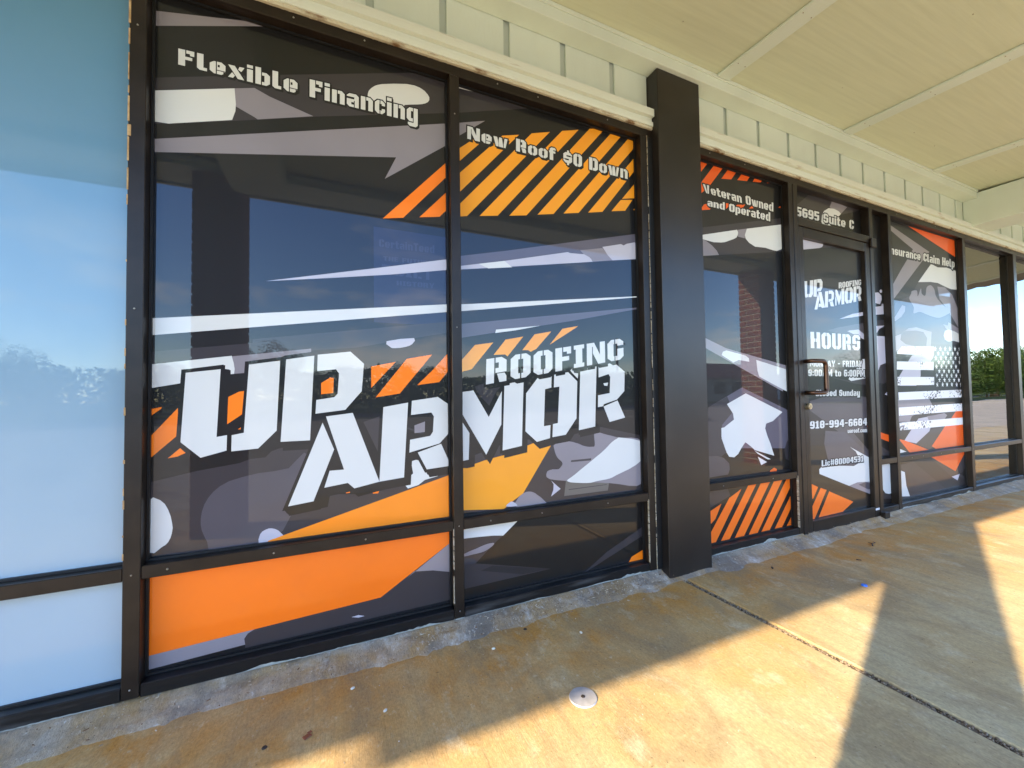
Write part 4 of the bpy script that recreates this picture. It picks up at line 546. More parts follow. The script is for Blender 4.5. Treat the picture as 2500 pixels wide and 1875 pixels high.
["G2",[[4.575,1.778],[4.579,1.786],[4.58,1.793],[4.584,1.798],[4.592,1.803],[4.61,1.808],[4.635,1.813],[4.66,1.816],[4.677,1.815],[4.684,1.803],[4.685,1.786],[4.684,1.77],[4.689,1.765],[4.702,1.778],[4.719,1.802],[4.737,1.828],[4.75,1.841],[4.755,1.837],[4.756,1.823],[4.756,1.807],[4.762,1.795],[4.774,1.788],[4.792,1.782],[4.81,1.78],[4.824,1.785],[4.833,1.798],[4.839,1.819],[4.845,1.842],[4.855,1.859],[4.871,1.871],[4.891,1.879],[4.912,1.885],[4.931,1.887],[4.948,1.884],[4.965,1.877],[4.981,1.868],[4.994,1.856],[5.002,1.843],[5.006,1.827],[5.011,1.81],[5.022,1.794],[5.04,1.779],[5.063,1.764],[5.089,1.75],[5.118,1.737],[5.151,1.724],[5.189,1.711],[5.225,1.699],[5.252,1.689],[5.271,1.682],[5.285,1.676],[5.289,1.67],[5.276,1.662],[5.239,1.647],[5.184,1.63],[5.124,1.613],[5.071,1.602],[5.028,1.599],[4.987,1.6],[4.948,1.603],[4.905,1.607],[4.858,1.613],[4.807,1.62],[4.758,1.627],[4.716,1.63],[4.68,1.626],[4.649,1.618],[4.624,1.611],[4.606,1.61],[4.601,1.618],[4.606,1.632],[4.612,1.649],[4.611,1.665],[4.596,1.681],[4.574,1.697],[4.553,1.714],[4.541,1.729],[4.542,1.742],[4.552,1.756],[4.565,1.768]]],
["G2",[[5.055,1.887],[5.201,1.893],[5.337,1.839],[5.451,1.704],[5.434,1.533],[5.333,1.611],[5.201,1.71],[5.087,1.775]]],
["G2",[[4.264,1.534],[4.417,1.665],[4.468,1.661],[4.457,1.615],[4.395,1.565],[4.291,1.521]]],
["G2",[[4.281,1.394],[4.383,1.421],[4.504,1.473],[4.642,1.49],[4.797,1.474],[4.909,1.464],[4.88,1.327],[4.799,1.324],[4.822,1.404],[4.763,1.456],[4.639,1.461],[4.458,1.452],[4.383,1.421],[4.364,1.368],[4.449,1.334],[4.658,1.319],[4.271,1.275]]],
["G2",[[5.134,1.545],[5.22,1.538],[5.24,1.572],[5.469,1.518],[5.462,1.45],[5.199,1.503]]],
["W",[[5.138,1.443],[5.162,1.485],[5.234,1.503],[5.339,1.494],[5.464,1.467],[5.456,1.39],[5.33,1.402],[5.223,1.389],[5.155,1.406]]],
["L",[[4.931,1.292],[4.959,1.264],[4.863,1.193],[4.705,1.161],[4.677,1.066],[4.595,0.982],[4.325,0.983],[4.323,1.064],[4.389,1.119],[4.543,1.243]]],
["G0",[[4.682,1.118],[4.916,1.121],[4.91,1.063],[4.677,1.062]]],
["G0",[[4.572,0.935],[4.633,0.986],[5.454,0.979],[5.449,0.927]]],
["K",[[4.917,1.35],[5.494,1.373],[5.474,0.958],[4.922,0.971]]],
["G2",[[4.281,0.87],[4.813,0.866],[4.867,0.807],[4.499,0.724],[4.46,0.679],[4.267,0.687]]],
["L",[[4.339,0.513],[4.608,0.701],[4.761,0.71],[4.854,0.664],[4.788,0.581],[4.553,0.491],[4.306,0.533]]],
["G2",[[4.761,0.715],[4.879,0.72],[5.083,0.733],[5.134,0.712],[5.056,0.665],[4.795,0.666]]],
["G1",[[4.553,0.491],[4.828,0.598],[5.071,0.606],[4.834,0.445],[4.773,0.42]]],
["O3",[[4.272,0.544],[4.358,0.53],[4.773,0.42],[4.438,0.421]]],
["O3",[[5.205,0.68],[5.462,0.835],[5.442,0.416],[4.891,0.422],[4.821,0.451],[5.071,0.606]]],
["W",[[4.266,0.468],[4.386,0.433],[4.263,0.428]]]],"P4F":[["W",[[4.387,1.316],[4.945,1.332],[4.928,1.253],[4.298,1.249],[4.314,1.273]]],
["W",[[4.293,1.186],[4.922,1.194],[4.916,1.121],[4.287,1.118]]],
["W",[[4.293,1.057],[4.92,1.06],[4.914,0.988],[4.291,0.987]]],
["W",[[4.295,0.929],[5.45,0.943],[5.447,0.871],[4.298,0.864]]],
["W",[[4.293,0.803],[5.451,0.814],[5.448,0.743],[4.291,0.735]]],
["W",[[4.295,0.677],[5.455,0.681],[5.453,0.614],[4.295,0.614]]]],"STARS":[[4.963,1.313],[5.06,1.316],[5.152,1.319],[5.246,1.323],[5.346,1.326],[5.44,1.329],[5.017,1.273],[5.106,1.276],[5.203,1.279],[5.298,1.282],[5.395,1.284],[4.966,1.232],[5.064,1.234],[5.157,1.236],[5.253,1.239],[5.347,1.241],[5.44,1.243],[5.017,1.194],[5.111,1.195],[5.206,1.197],[5.299,1.199],[5.427,1.202],[4.971,1.153],[5.065,1.155],[5.157,1.156],[5.256,1.158],[5.35,1.16],[5.02,1.113],[5.111,1.114],[5.206,1.115],[5.301,1.116],[5.392,1.117],[4.972,1.072],[5.07,1.073],[5.158,1.074],[5.254,1.074],[5.348,1.075],[5.441,1.076],[5.019,1.033],[5.112,1.033],[5.207,1.034],[5.302,1.034],[5.397,1.034],[4.972,0.992],[5.071,0.992],[5.158,0.992],[5.252,0.992],[5.348,0.991],[5.437,0.991]],"P4L":[["G1",[[4.272,0.33],[4.578,0.351],[4.768,0.364],[5.413,0.134],[5.444,-0.001],[4.267,0.055]]],
["G0",[[4.434,0.371],[4.768,0.364],[5.453,0.089],[5.442,-0.021],[5.099,0.027]]],
["G1",[[4.768,0.364],[5.436,0.365],[5.467,0.22],[5.372,0.168],[5.154,0.158]]],
["W",[[4.269,0.29],[4.345,0.266],[4.362,0.152],[4.411,0.061],[4.252,0.077]]],
["L",[[5.164,0.152],[5.327,0.162],[5.278,0.107]]],
["O3",[[4.769,0.369],[5.448,0.37],[5.445,0.344],[5.243,0.194]]]],"TEXT":{"flex":[[-0.489,2.135],[-0.489,2.193],[0.351,2.149],[0.352,2.232]],"new":[[0.578,2.136],[0.579,2.196],[1.508,2.141],[1.51,2.211]],"vet":[[2.105,2.181],[2.092,2.233],[2.759,2.177],[2.762,2.239]],"and":[[2.128,2.103],[2.13,2.148],[2.723,2.104],[2.726,2.165]],"suite":[[2.943,2.191],[2.946,2.258],[3.731,2.207],[3.736,2.277]],"ins":[[4.216,2.083],[4.222,2.151],[5.414,2.102],[5.422,2.178]],"roofing":[[0.654,1.001],[0.658,1.118],[1.452,1.138],[1.452,1.251]],"hours":[[3.09,1.253],[3.091,1.368],[3.71,1.256],[3.719,1.375]],"mon":[[3.07,1.122],[3.072,1.164],[3.732,1.128],[3.736,1.178]],"nine":[[3.048,1.055],[3.051,1.102],[3.76,1.054],[3.764,1.107]],"closed":[[3.126,0.913],[3.129,0.958],[3.681,0.908],[3.684,0.954]],"tel":[[3.047,0.686],[3.05,0.739],[3.763,0.68],[3.767,0.737]],"ua":[[3.502,0.634],[3.504,0.667],[3.759,0.628],[3.761,0.661]],"lic":[[3.166,0.416],[3.168,0.459],[3.695,0.409],[3.698,0.453]],"certain":[[0.186,1.578],[0.186,1.611],[0.42,1.581],[0.42,1.616]],"future":[[0.203,1.522],[0.203,1.541],[0.409,1.525],[0.41,1.545]],"built":[[0.197,1.465],[0.197,1.506],[0.409,1.459],[0.409,1.505]],"history":[[0.257,1.423],[0.257,1.442],[0.418,1.425],[0.419,1.447]]},"AFF":[[0.3782,0.0056],[0.0115,0.3848],[3.198,1.3219]]}''')
# ================================================================== GROUND
FZ = -.045                                                # walk level
walk = thing('sidewalk', '', ''); del walk['label']; del walk['category']; walk['kind'] = 'structure'
joints = [-10.8, -4.62, 1.72, 7.95, 14.1, 20.3]
for a, b in zip(joints, joints[1:]):
    bm = newbm(); bx(bm, a+.016, b-.016, -2.75, .02, -.2, FZ, .004); obj('slab', bm, M['concrete'], walk)
bm = newbm()
for j in joints[1:-1]: bx(bm, j-.018, j+.018, -2.74, .01, -.19, FZ-.009)
jf = obj('joint_filler', bm, mat('joint_dirt', (.07,.05,.032), .95, .1, 0, (.24,.18,.11), 26, bump=1, bscale=120), walk)
bm = newbm(); bx(bm, -10.8, 20.3, -2.90, -2.752, -.21, FZ, .01); obj('kerb', bm, M['lot'], walk)
# loose grit packed in the joint
bm = newbm(); rg = random.Random(3)
for k in range(900):
    x = 1.72+rg.uniform(-.014, .014); y = -rg.uniform(.05, 1.9); s = rg.uniform(.0015, .0042)
    bmesh.ops.create_icosphere(bm, subdivisions=1, radius=s, matrix=Matrix.Translation((x, y, FZ-.006+s*.4)))
obj('grit', bm, mat('grit', (.16,.11,.07), .9, .2, 0, (.35,.28,.18), 200), walk)['kind'] = 'stuff'
# raised mortar bed along the shopfront, uneven, feathering out onto the slab
bm = newbm(); xs = []; x = -3.2
while x < 10.4: xs.append(x); x += .016 if x < 2.6 else .035
rows = 15; grid = []
for x in xs:
    wd = .105+.05*noise.noise(Vector((x*1.6, 3, 0)))+.028*noise.noise(Vector((x*7, 9, 0)))+.012*noise.noise(Vector((x*31, 9, 0)))
    if 1.60 < x < 2.0: wd = .085
    col = []
    for k in range(rows):
        f = k/(rows-1); y = .03-f*(wd+.03)
        z = -.004+(FZ+.002)*(max(0, f-.12)/.88)**.8 if f < 1 else FZ-.006
        z += (.006*noise.noise(Vector((x*9, y*30, 1)))+.0035*noise.noise(Vector((x*38, y*60, 4))))*(1 if 0 < k < rows-1 else .2)
        if f > .82: z = min(z, FZ+.004*(1-f)/.18+.0025*noise.noise(Vector((x*40, 2, 4)))) if f < 1 else FZ-.006
        col.append(bm.verts.new((x, y, z)))
    grid.append(col)
for a, b in zip(grid, grid[1:]):
    for k in range(rows-1): bm.faces.new((a[k], b[k], b[k+1], a[k+1]))
tag(obj('mortar_bed', bm, M['mortar_strip'], None, True), kind='structure')
# parking lot, road, verge, far ground
tag(box('parking_lot', M['lot'], None, -60, 160, -21, -2.90, -.3, -.17), kind='structure')
tag(box('road', M['asphalt'], None, -300, 400, -30, -21.15, -.4, -.19), kind='structure')
tag(box('roadside_kerb', M['lot'], None, -300, 400, -21.148, -21.002, -.4, -.10), kind='structure')
bm = newbm(); bmesh.ops.create_grid(bm, x_segments=40, y_segments=40, size=420, matrix=Matrix.Translation((60, -60, -.42)))
tag(obj('ground', bm, M['grass'], None), kind='structure')
tag(box('grass_verge', M['grass'], None, -200, 260, -90, -30.02, -.4, -.10), kind='structure')
bm = newbm()
for k in range(14): bx(bm, -14+k*5.5, -13.9+k*5.5, -15.5, -10.5, -.170, -.166)
tag(obj('parking_lines', bm, M['line'], None), kind='structure')
# ================================================================== BUILDING
B = thing('shop_building', 'long low shop row with bronze-framed glass fronts, cream board siding and printed window film', 'building')
X_L, X_R = -5.3, 10.2
ZT = 2.42
MULL = [(-4.20,-4.155), (-2.95,-2.905), (-1.78,-1.735), (-.605,-.56), (.482,.526), (1.56,1.605), (2.845,2.889), (4.12,4.165), (5.443,5.50), (6.625,6.70), (7.85,7.92), (9.05,9.12)]
for a, b in MULL:
    box('mullion', M['bronze'], B, a, b, 0, .12, .0, 2.375, .002)
box('jamb_post', M['gasket'], B, 1.606, 1.643, -.004, .12, 0, 2.375, .002)
for a, b in ((X_L, 1.643), (1.964, X_R)):
    box('head_rail', M['bronze'], B, a, b, .001, .12, 2.3755, ZT, .002)
# bottom sill pieces, rails, per bay
BAYS = [(-5.3,-4.20),(-4.155,-2.95),(-2.905,-1.78),(-1.735,-.605),(-.56,.482),(.526,1.56),(1.964,2.845),(4.165,5.443),(5.50,6.625),(6.70,7.85),(7.92,9.05),(9.12,10.2)]
for a, b in BAYS:
    box('sill', M['sill'], B, a+.001, b-.001, .002, .12, -.003, .040, .003)
    box('rail', M['bronze'], B, a+.001, b-.001, .002, .12, .372, .414, .002)
    bm = newbm()                                          # glazing gaskets just in front of the panes
    for z0, z1 in ((.040,.372),(.414,2.3755)):
        bx(bm, a+.001, a+.009, .040, .0485, z0+.009, z1-.009); bx(bm, b-.009, b-.001, .040, .0485, z0+.009, z1-.009)
        bx(bm, a+.001, b-.001, .040, .0485, z0+.0005, z0+.0085); bx(bm, a+.001, b-.001, .040, .0485, z1-.0085, z1-.0005)
    obj('gasket', bm, M['gasket'], B)
bm = newbm()                                              # frame screws
for a, b in BAYS[3:8]:
    n = max(2, int((b-a)/.3))
    for k in range(n):
        for z in (.393, 2.40):
            x = a+.06+(b-a-.12)*(k+.5*random.random())/n
            bmesh.ops.create_uvsphere(bm, u_segments=8, v_segments=5, radius=.0036, matrix=Matrix.Translation((x, .001, z)))
for z in (.03, .39, 1.25, 2.2):
    for x in (-.583, .504, 5.47): bmesh.ops.create_uvsphere(bm, u_segments=8, v_segments=5, radius=.003, matrix=Matrix.Translation((x, -.0005, z)))
obj('screws', bm, M['screw'], B)['kind'] = 'stuff'
def smear(x0, x1, y, zb, h, seed):                        # pale caulk smeared over the foot of the frame
    bm = newbm(); n = max(6, int((x1-x0)/.006)); pr = None
    for i in range(n+1):
        x = x0+(x1-x0)*i/n; e = min(1, 6*i/n, 6*(n-i)/n)
        t = .6*h*e*max(.12, .30+1.1*noise.noise(Vector((x*7, seed, 0)))+.25*noise.noise(Vector((x*60, seed, 3))))
        q = [bm.verts.new((x, y, zb)), bm.verts.new((x, y-.0015-.002*e, zb+t*.5)), bm.verts.new((x, y+.001, zb+max(.0005, t)))]
        if pr: bm.faces.new((pr[0], q[0], q[1], pr[1])); bm.faces.new((pr[1], q[1], q[2], pr[2]))
        pr = q
    return obj('caulk_smear', bm, M['smear'], B, True)
for i, (a, b, h) in enumerate(((-.95,-.62,.012),(-.30,.12,.020),(.05,.46,.030),(.483,.525,.05),(.55,.95,.010),(1.05,1.40,.012),(1.36,1.58,.045),(1.975,2.40,.016),(2.28,2.86,.055),(4.13,4.5,.03),(4.6,4.9,.02),(5.0,5.42,.032),(5.5,5.9,.03),(6.0,6.5,.025))):
    smear(a, b, .0015 if not (.48 < a < .5) else -.001, -.002, h, i*3.1)
def window(a, b, z0, z1, items, lab, base='K', y=.05):
    o = box('window', M['back_glass'], B, a+.002, b-.002, y+.004, y+.012, z0+.001, z1-.001, label=lab)
    sheet((a+.001, b-.001, z0, z1), items, y, o, base); return o
def strip_black(b, z0, z1, wd=.028):     # bare glass margin where the film stops short of the frame
    return [('K', [[(b-wd, z0), (b+.1, z0), (b+.1, z1), (b-wd, z1)]], [], None, None)]
# neighbour's pale window
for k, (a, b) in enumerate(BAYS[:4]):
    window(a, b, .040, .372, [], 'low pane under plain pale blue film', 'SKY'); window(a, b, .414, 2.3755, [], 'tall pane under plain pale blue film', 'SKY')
T = ART['TEXT']
poster = [('B', [[(.165,1.26),(.60,1.26),(.60,1.66),(.165,1.66)]], [], None, None)]
for s, k in (('CertainTeed','certain'),('THE FUTURE','future'),('BUILT','built'),('HISTORY','history')):
    poster += words(s, T[k], None, 0, ink='BT')
poster = [(c, a, cu, None, None) for c, a, cu, p, l in poster]
logo_lab = 'large white slanted stencil letter '
window(-.56, .482, .414, 2.3755, poster+art('P1')+logo(logo_lab)+words('Flexible Financing', T['flex'], 'white stencil words Flexible Financing', .005, (.004,-.006)),
       'tall pane with black camouflage film, Flexible Financing above the letters UP')
window(-.56, .482, .040, .372, art('P1L'), 'low pane with a broad orange band')
window(.526, 1.56, .414, 2.3755, art('P2')+logo(logo_lab)+words('ROOFING', T['roofing'], 'white stencil word ROOFING', .011, (.010,-.014))
       +words('New Roof $0 Down', T['new'], 'white stencil words New Roof $0 Down', .006, (.006,-.008)), 'tall pane with amber slanted stripes, New Roof $0 Down and ROOFING')
window(.526, 1.56, .040, .372, art('P2L'), 'low pane in charcoal film with a white corner')
window(1.964, 2.845, .414, 2.3755, art('P3')+words('Veteran Owned', T['vet'], 'white stencil words Veteran Owned', .008, (.005,-.007))
       +words('and Operated', T['and'], 'white stencil words and Operated', .008, (.005,-.007)), 'tall pane reading Veteran Owned and Operated')
window(1.964, 2.845, .040, .372, art('P3L'), 'low pane with orange slanted stripes')
fl = [('WF', a, c, ('flag_stripe', i), None) for i, (_, a, c, _, _) in enumerate(art('P4F'))]
def star(cx, cy, r):
    return [(cx+(r if k % 2 == 0 else r*.42)*math.sin(k*math.pi/5), cy+(r if k % 2 == 0 else r*.42)*math.cos(k*math.pi/5)) for k in range(10)]
fl += [('WF', [star(x, z, .026)], [], ('flag_star', i), None) for i, (x, z) in enumerate(ART['STARS'])]
window(4.165, 5.443, .414, 2.3755, art('P4')+fl+words('Insurance Claim Help', T['ins'], 'white stencil words Insurance Claim Help', .010, (.007,-.009)),
       'tall pane with a skull camouflage print, flag and Insurance Claim Help')
window(4.165, 5.443, .040, .372, art('P4L'), 'low pane with an orange arrow point')
# clear windows of the next shop
for a, b in BAYS[8:]:
    for z0, z1, h in ((.040,.372,'low'),(.414,2.3755,'tall')):
        box('window', M['glass'], B, a+.002, b-.002, .05, .056, z0+.001, z1-.001, label=h+' pane of clear reflecting glass')
# ---- door bay 2.889 .. 4.12
for a, b in ((2.890,2.938),(3.834,3.880)):
    box('door_jamb', M['bronze'], B, a, b, -.004, .12, -.042, 2.375, .003)
box('transom_bar', M['bronze'], B, 2.939, 3.833, -.003, .12, 2.095, 2.150, .003)
window(2.939, 3.833, 2.150, 2.3755, art('TR')+words('25695 Suite C', T['suite'], 'white stencil address 25695 Suite C', .008, (.005,-.007)), 'narrow pane over the door with the street number')
box('threshold', M['metal'], B, 2.939, 3.833, -.02, .12, -.046, -.030, .003)
DR = box('door', M['back_glass'], B, 3.000, 3.768, .034, .040, .062, 2.022, label='glass entrance door with hours and phone number')
ditems = art('D')
A_ = ART['AFF']
def dm(p): return (p[0]*A_[0][0]+p[1]*A_[1][0]+A_[2][0], p[0]*A_[0][1]+p[1]*A_[1][1]+A_[2][1])
ditems += logo('small white UP ARMOR letters on the door', dm, 0)
ditems += words('ROOFING', [dm(q) for q in T['roofing']], 'small white word ROOFING on the door', 0)
for s, k in (('HOURS','hours'),('MONDAY - FRIDAY','mon'),('9:00AM to 6:00PM','nine'),('Closed Sunday','closed'),('918-994-6684','tel'),('uaroof.com','ua'),('Lic#80004531','lic')):
    ditems += words(s, T[k], 'white stencil words '+s, .006 if k != 'ua' else .003, (.004,-.005))
sheet((2.996, 3.770, .064, 2.020), ditems, .030, DR)
box('stile', M['bronze'], DR, 2.942, 2.995, 0, .045, -.026, 2.090, .004); box('stile', M['bronze'], DR, 3.770, 3.831, 0, .045, -.026, 2.090, .004)
box('bottom_rail', M['bronze'], DR, 2.996, 3.769, .001, .045, -.026, .063, .003); box('top_rail', M['bronze'], DR, 2.996, 3.769, .001, .045, 2.021, 2.090, .003)
bm = newbm(); hx = 2.972
arc = lambda cx, cz, a0, a1: [(cx+.03*math.cos(math.radians(a0+(a1-a0)*k/5)), -.062, cz+.03*math.sin(math.radians(a0+(a1-a0)*k/5))) for k in range(6)]
path = [(2.958, .0, 1.152), (2.958, -.045, 1.152), (2.975, -.060, 1.152)]+arc(3.055, 1.122, 90, 0)+arc(3.055, .968, 0, -90)+[(2.975, -.060, .938), (2.958, -.045, .938), (2.958, 0, .938)]
tube(bm, path, .0145, 12); obj('pull_handle', bm, M['copper'], DR, True)
bm = newbm(); tube(bm, [(2.969, .0, .846), (2.969, -.022, .846)], .021, 20); tube(bm, [(2.969, -.022, .846), (2.969, -.025, .846)], .016, 20); obj('lock_cylinder', bm, M['brass'], DR)
bm = newbm(); bx(bm, 2.967, 2.971, -.0262, -.0252, .838, .854); obj('keyhole', bm, M['gasket'], DR)
box('sticker', M['white'], DR, 3.772, 3.826, -.0008, -.0002, .038, .052)
bm = newbm(); bx(bm, 3.776, 3.822, -.0012, -.0009, .043, .047); obj('sticker_print', bm, M['steel_pole'], DR)
box('pivot_block', M['bronze'], B, 3.826, 3.895, -.035, -.005, -.048, .020, .003)
box('pivot_cover', M['bronze'], B, 3.822, 3.890, -.022, -.0045, 2.060, 2.130, .004)
# sidelight 3.880 .. 4.12
window(3.881, 4.119, .414, 2.3755, art('S'), 'slim pane beside the door with pale camouflage shapes'); window(3.881, 4.119, .040, .372, art('SL'), 'slim low pane with a white shape')
box('sill', M['sill'], B, 3.881, 4.119, .002, .12, -.003, .040, .003); box('rail', M['bronze'], B, 3.881, 4.119, .002, .12, .372, .414, .002)
bm = newbm()                                              # strip of old caulk beside the pillar post, crumbling putty in the corner of the panes
for x, z0, z1, s in ((1.6045, .0, 2.36, .0012), (1.560, .045, .37, .0018), (.481, .045, .36, .0014), (2.8445, .045, .37, .0014)):
    z = z0
    while z < z1:
        hh = .01+.03*random.random(); d = s*random.uniform(.4, 1.5)
        if random.random() < .85: bx(bm, x-d, x+d, -.0035 if x > 1.6 else .0005, .01, z, z+hh)
        z += hh*random.uniform(1, 1.25)
obj('caulk_line', bm, M['putty'], B)['kind'] = 'stuff'
# ---- worn paint edge and chips on the first post
bm = newbm(); z = .1; rg = random.Random(5)
while z < 2.36:
    h = rg.uniform(.01, .09) if z > 1.6 else rg.uniform(.006, .035)
    if rg.random() < (.85 if z > 1.7 else .35):
        d = rg.uniform(.0015, .0085 if z > 1.75 else .0035); bx(bm, -.6062, -.605+d, -.0016, .02, z, min(z+h, 2.37))
    z += h+rg.uniform(.002, .03 if z > 1.5 else .09)
obj('bare_edge', bm, M['wood'], B)['kind'] = 'stuff'
# ---- square pillar
box('pillar', M['bronze_pillar'], B, 1.644, 1.963, -.050, .13, -.055, 2.745, .003)
bm = newbm(); rg = random.Random(11)
for k in range(60):
    x = rg.uniform(1.60, 1.99); s = rg.uniform(.006, .016)
    bmesh.ops.create_icosphere(bm, subdivisions=1, radius=s, matrix=Matrix.Translation((x, -.05 if x > 1.64 else -.02, FZ-.002))@Matrix.Scale(.5, 4, (0,0,1)))
obj('pillar_caulk', bm, M['mortar_strip'], B)['kind'] = 'stuff'
# ---- trim over the frame
def uneven(name, x0, x1, y0, y1, z0, z1, amp, material, step=.02, seed=0, lab=None):
    bm = newbm(); prev = None; n = int((x1-x0)/step)
    for i in range(n+1):
        x = x0+(x1-x0)*i/n; a = amp*noise.noise(Vector((x*22, seed, 0)))+amp*.8*noise.noise(Vector((x*70, seed, 5)))
        q = [bm.verts.new((x, y0+a*.5, z0+a)), bm.verts.new((x, y0, z1)), bm.verts.new((x, y1, z1)), bm.verts.new((x, y1, z0))]
        if prev:
            for k in range(4): bm.faces.new((prev[k], prev[(k+1)%4], q[(k+1)%4], q[k]))
        else: bm.faces.new(q)
        prev = q
    bm.faces.new(prev[::-1]); return obj(name, bm, material, B, label=lab)
for a, b, s in ((X_L, 1.640, 1), (1.967, 3.30, 2), (3.303, X_R, 3)):
    uneven('caulk_bead', a, b, -.010, .03, ZT-.002, ZT+.012, .004, M['caulk'], .012, s)
    uneven('lower_trim', a, b, -.016, .03, ZT+.0125, ZT+.036, .0015, M['paint_trim'], .03, s+3)
    uneven('middle_trim', a, b, -.006, .03, ZT+.0365, ZT+.062, .0012, M['paint_trim'], .03, s+6)
    uneven('drip_board', a, b, -.026, .03, ZT+.0625, ZT+.104, .0008, M['paint_trim'], .05, s+9)
# ---- board siding with grooves
G_ = [.4635, .775, 1.09, 1.40, 1.98, 2.285, 2.60, 2.915, 3.23, 3.54, 3.85, 4.17, 4.50, 4.80, 5.12, 5.43, 5.80, 6.13, 6.445, 6.745, 7.055, 7.37, 7.68, 7.99, 8.3, 8.61, 8.92, 9.23, 9.54, 9.85, 10.16]
G_ = [.4635-.3115*k for k in range(18, 0, -1)]+G_
box('siding_backing', M['groove'], B, X_L, X_R, .042, .10, ZT+.105, 2.78)
for a, b in zip(G_, G_[1:]):
    if a < 1.644 < b: box('siding_board', M['paint'], B, a+.0165, 1.640, .030, .041, ZT+.105, 2.760); continue
    if b-a < .28 and a > 1.3 and a < 2: continue
    box('siding_board', M['paint'], B, max(a+.0165, 1.968 if 1.6 < a < 1.99 else -99), b-.0165, .030, .041, ZT+.105, 2.760, .0015)
box('wall_above', M['inner'], B, X_L, X_R, .11, .25, 2.44, 3.4); box('end_wall', M['brick'], B, X_L-.2, X_L-.002, -.0, 7, -.2, 3.4); box('end_wall', M['brick'], B, X_R+.002, X_R+.2, 0, 7, -.2, 3.4)
box('shop_floor', M['inner_floor'], B, X_L, X_R, .125, 6.8, -.1, .0); box('back_wall', M['inner'], B, X_L, X_R, 6.8, 7, -.2, 3.4)
box('shop_ceiling', M['inner'], B, X_L, X_R, .26, 6.8, 2.7, 2.8); box('party_wall', M['inner'], B, 5.46, 5.56, .13, 6.79, 0, 2.69); box('roof_deck', M['inner'], B, X_L-.2, X_R+.2, .0, 7, 3.402, 3.5)
# blinds behind the clear panes
for a, b in BAYS[8:10]:
    bm = newbm()
    for k in range(11):
        z = 2.36-.037*k; s = bm.verts
        sag = .03*k/10
        q = [s.new((a+.03, .10, z)), s.new((b-.03, .10, z-sag)), s.new((b-.03, .135, z+.022-sag)), s.new((a+.03, .135, z+.022))]
        q2 = [s.new(v.co+Vector((0, .001, -.0015))) for v in q]
        bm.faces.new(q); bm.faces.new(q2[::-1])
        for i in range(4): bm.faces.new((q[i], q2[i], q2[(i+1)%4], q[(i+1)%4]))
    bx(bm, a+.03, b-.03, .10, .13, 1.90, 1.925)
    obj('blind', bm, M['blind'], B)
# floor lamp inside the clear shop
lp = thing('floor_lamp', 'floor lamp with a pale cone shade standing behind the clear window', 'lamp', (6.75, 1.2, 0))
bm = newbm()
for k in range(3): tube(bm, [(0,0,.75), (.22*math.cos(k*2.09+.4), .22*math.sin(k*2.09+.4), .0)], .010, 6)
tube(bm, [(0,0,.72),(0,0,1.05)], .012, 8); obj('tripod', bm, M['metal'], lp)
bm = newbm(); rr = [(.26, .95), (.10, 1.25)]; n = 24
ra = [bm.verts.new((rr[0][0]*math.cos(6.283*k/n), rr[0][0]*math.sin(6.283*k/n), rr[0][1])) for k in range(n)]
rb = [bm.verts.new((rr[1][0]*math.cos(6.283*k/n), rr[1][0]*math.sin(6.283*k/n), rr[1][1])) for k in range(n)]
for k in range(n): bm.faces.new((ra[k], ra[(k+1)%n], rb[(k+1)%n], rb[k]))
sh_ = obj('lamp_shade', bm, M['shade'], lp, True); md = sh_.modifiers.new('s', 'SOLIDIFY'); md.thickness = .004
# ================================================================== CANOPY
K = thing('canopy', 'cream painted canopy roof with plywood soffit panels and battens over the walk', 'canopy', (0,0,0))
SL = .05
def zs(y): return 2.828+SL*y
def slab(name, material, x0, x1, y0, y1, drop0, drop1, bev=0, par=K):
    bm = newbm(); V = [bm.verts.new((x, y, zs(y)-d)) for x in (x0, x1) for y in (y0, y1) for d in (drop0, drop1)]
    for f in ((0,1,3,2),(4,6,7,5),(0,4,5,1),(2,3,7,6),(0,2,6,4),(1,5,7,3)): bm.faces.new([V[i] for i in f])
    if bev: bmesh.ops.bevel(bm, geom=list(bm.edges), offset=bev, segments=1, affect='EDGES')
    return obj(name, bm, material, par)
bat = [2.127-1.2675*k for k in range(7, 0, -1)]+[2.127, 3.413, 4.733, 6.20, 7.47, 8.74, 10.0]
edges = bat[:]
BEAMS = [(-6.95,-6.60), (-.66,-.31), (5.573,5.926), (11.85,12.2)]
for a, b in zip(edges, edges[1:]):
    slab('soffit_panel', M['soffit'], a+.002, b-.002, -2.12, .03, 0, -.012)
for c in bat:
    slab('batten', M['paint'], c-.048, c+.048, -2.11, -.082, .016, .0008, .003)
for a, b in ((X_L-1.5, 5.571), (5.928, X_R+1)):
    box('ledger', M['paint'], K, a, b, -.072, .029, 2.747, 2.8235, .002); box('ledger_cap', M['paint'], K, a, b, -.081, -.0725, 2.803, 2.8225, .001)
bm = newbm(); rg = random.Random(8)                        # nail heads in battens and trim
for c in bat:
    y = -.2
    while y > -2:
        for d in (-.03, .03): bmesh.ops.create_icosphere(bm, subdivisions=1, radius=.0032, matrix=Matrix.Translation((c+d+rg.uniform(-.006,.006), y, zs(y)-.0165)))
        y -= rg.uniform(.28, .36)
    for d in (-.35, .3): 
        for y in (-.3, -.9, -1.5): bmesh.ops.create_icosphere(bm, subdivisions=1, radius=.0028, matrix=Matrix.Translation((c+d*1.5+rg.uniform(-.02,.02), y+rg.uniform(-.05,.05), zs(y)-.0005)))
obj('nail_heads', bm, mat('nail_paint', (.30,.27,.18), .6), K)['kind'] = 'stuff'
for a, b in BEAMS[1:3]:
    bm = newbm(); bx(bm, a, b, -1.76, .027, 2.497, 2.80, .004); obj('beam', bm, M['paint'], K)
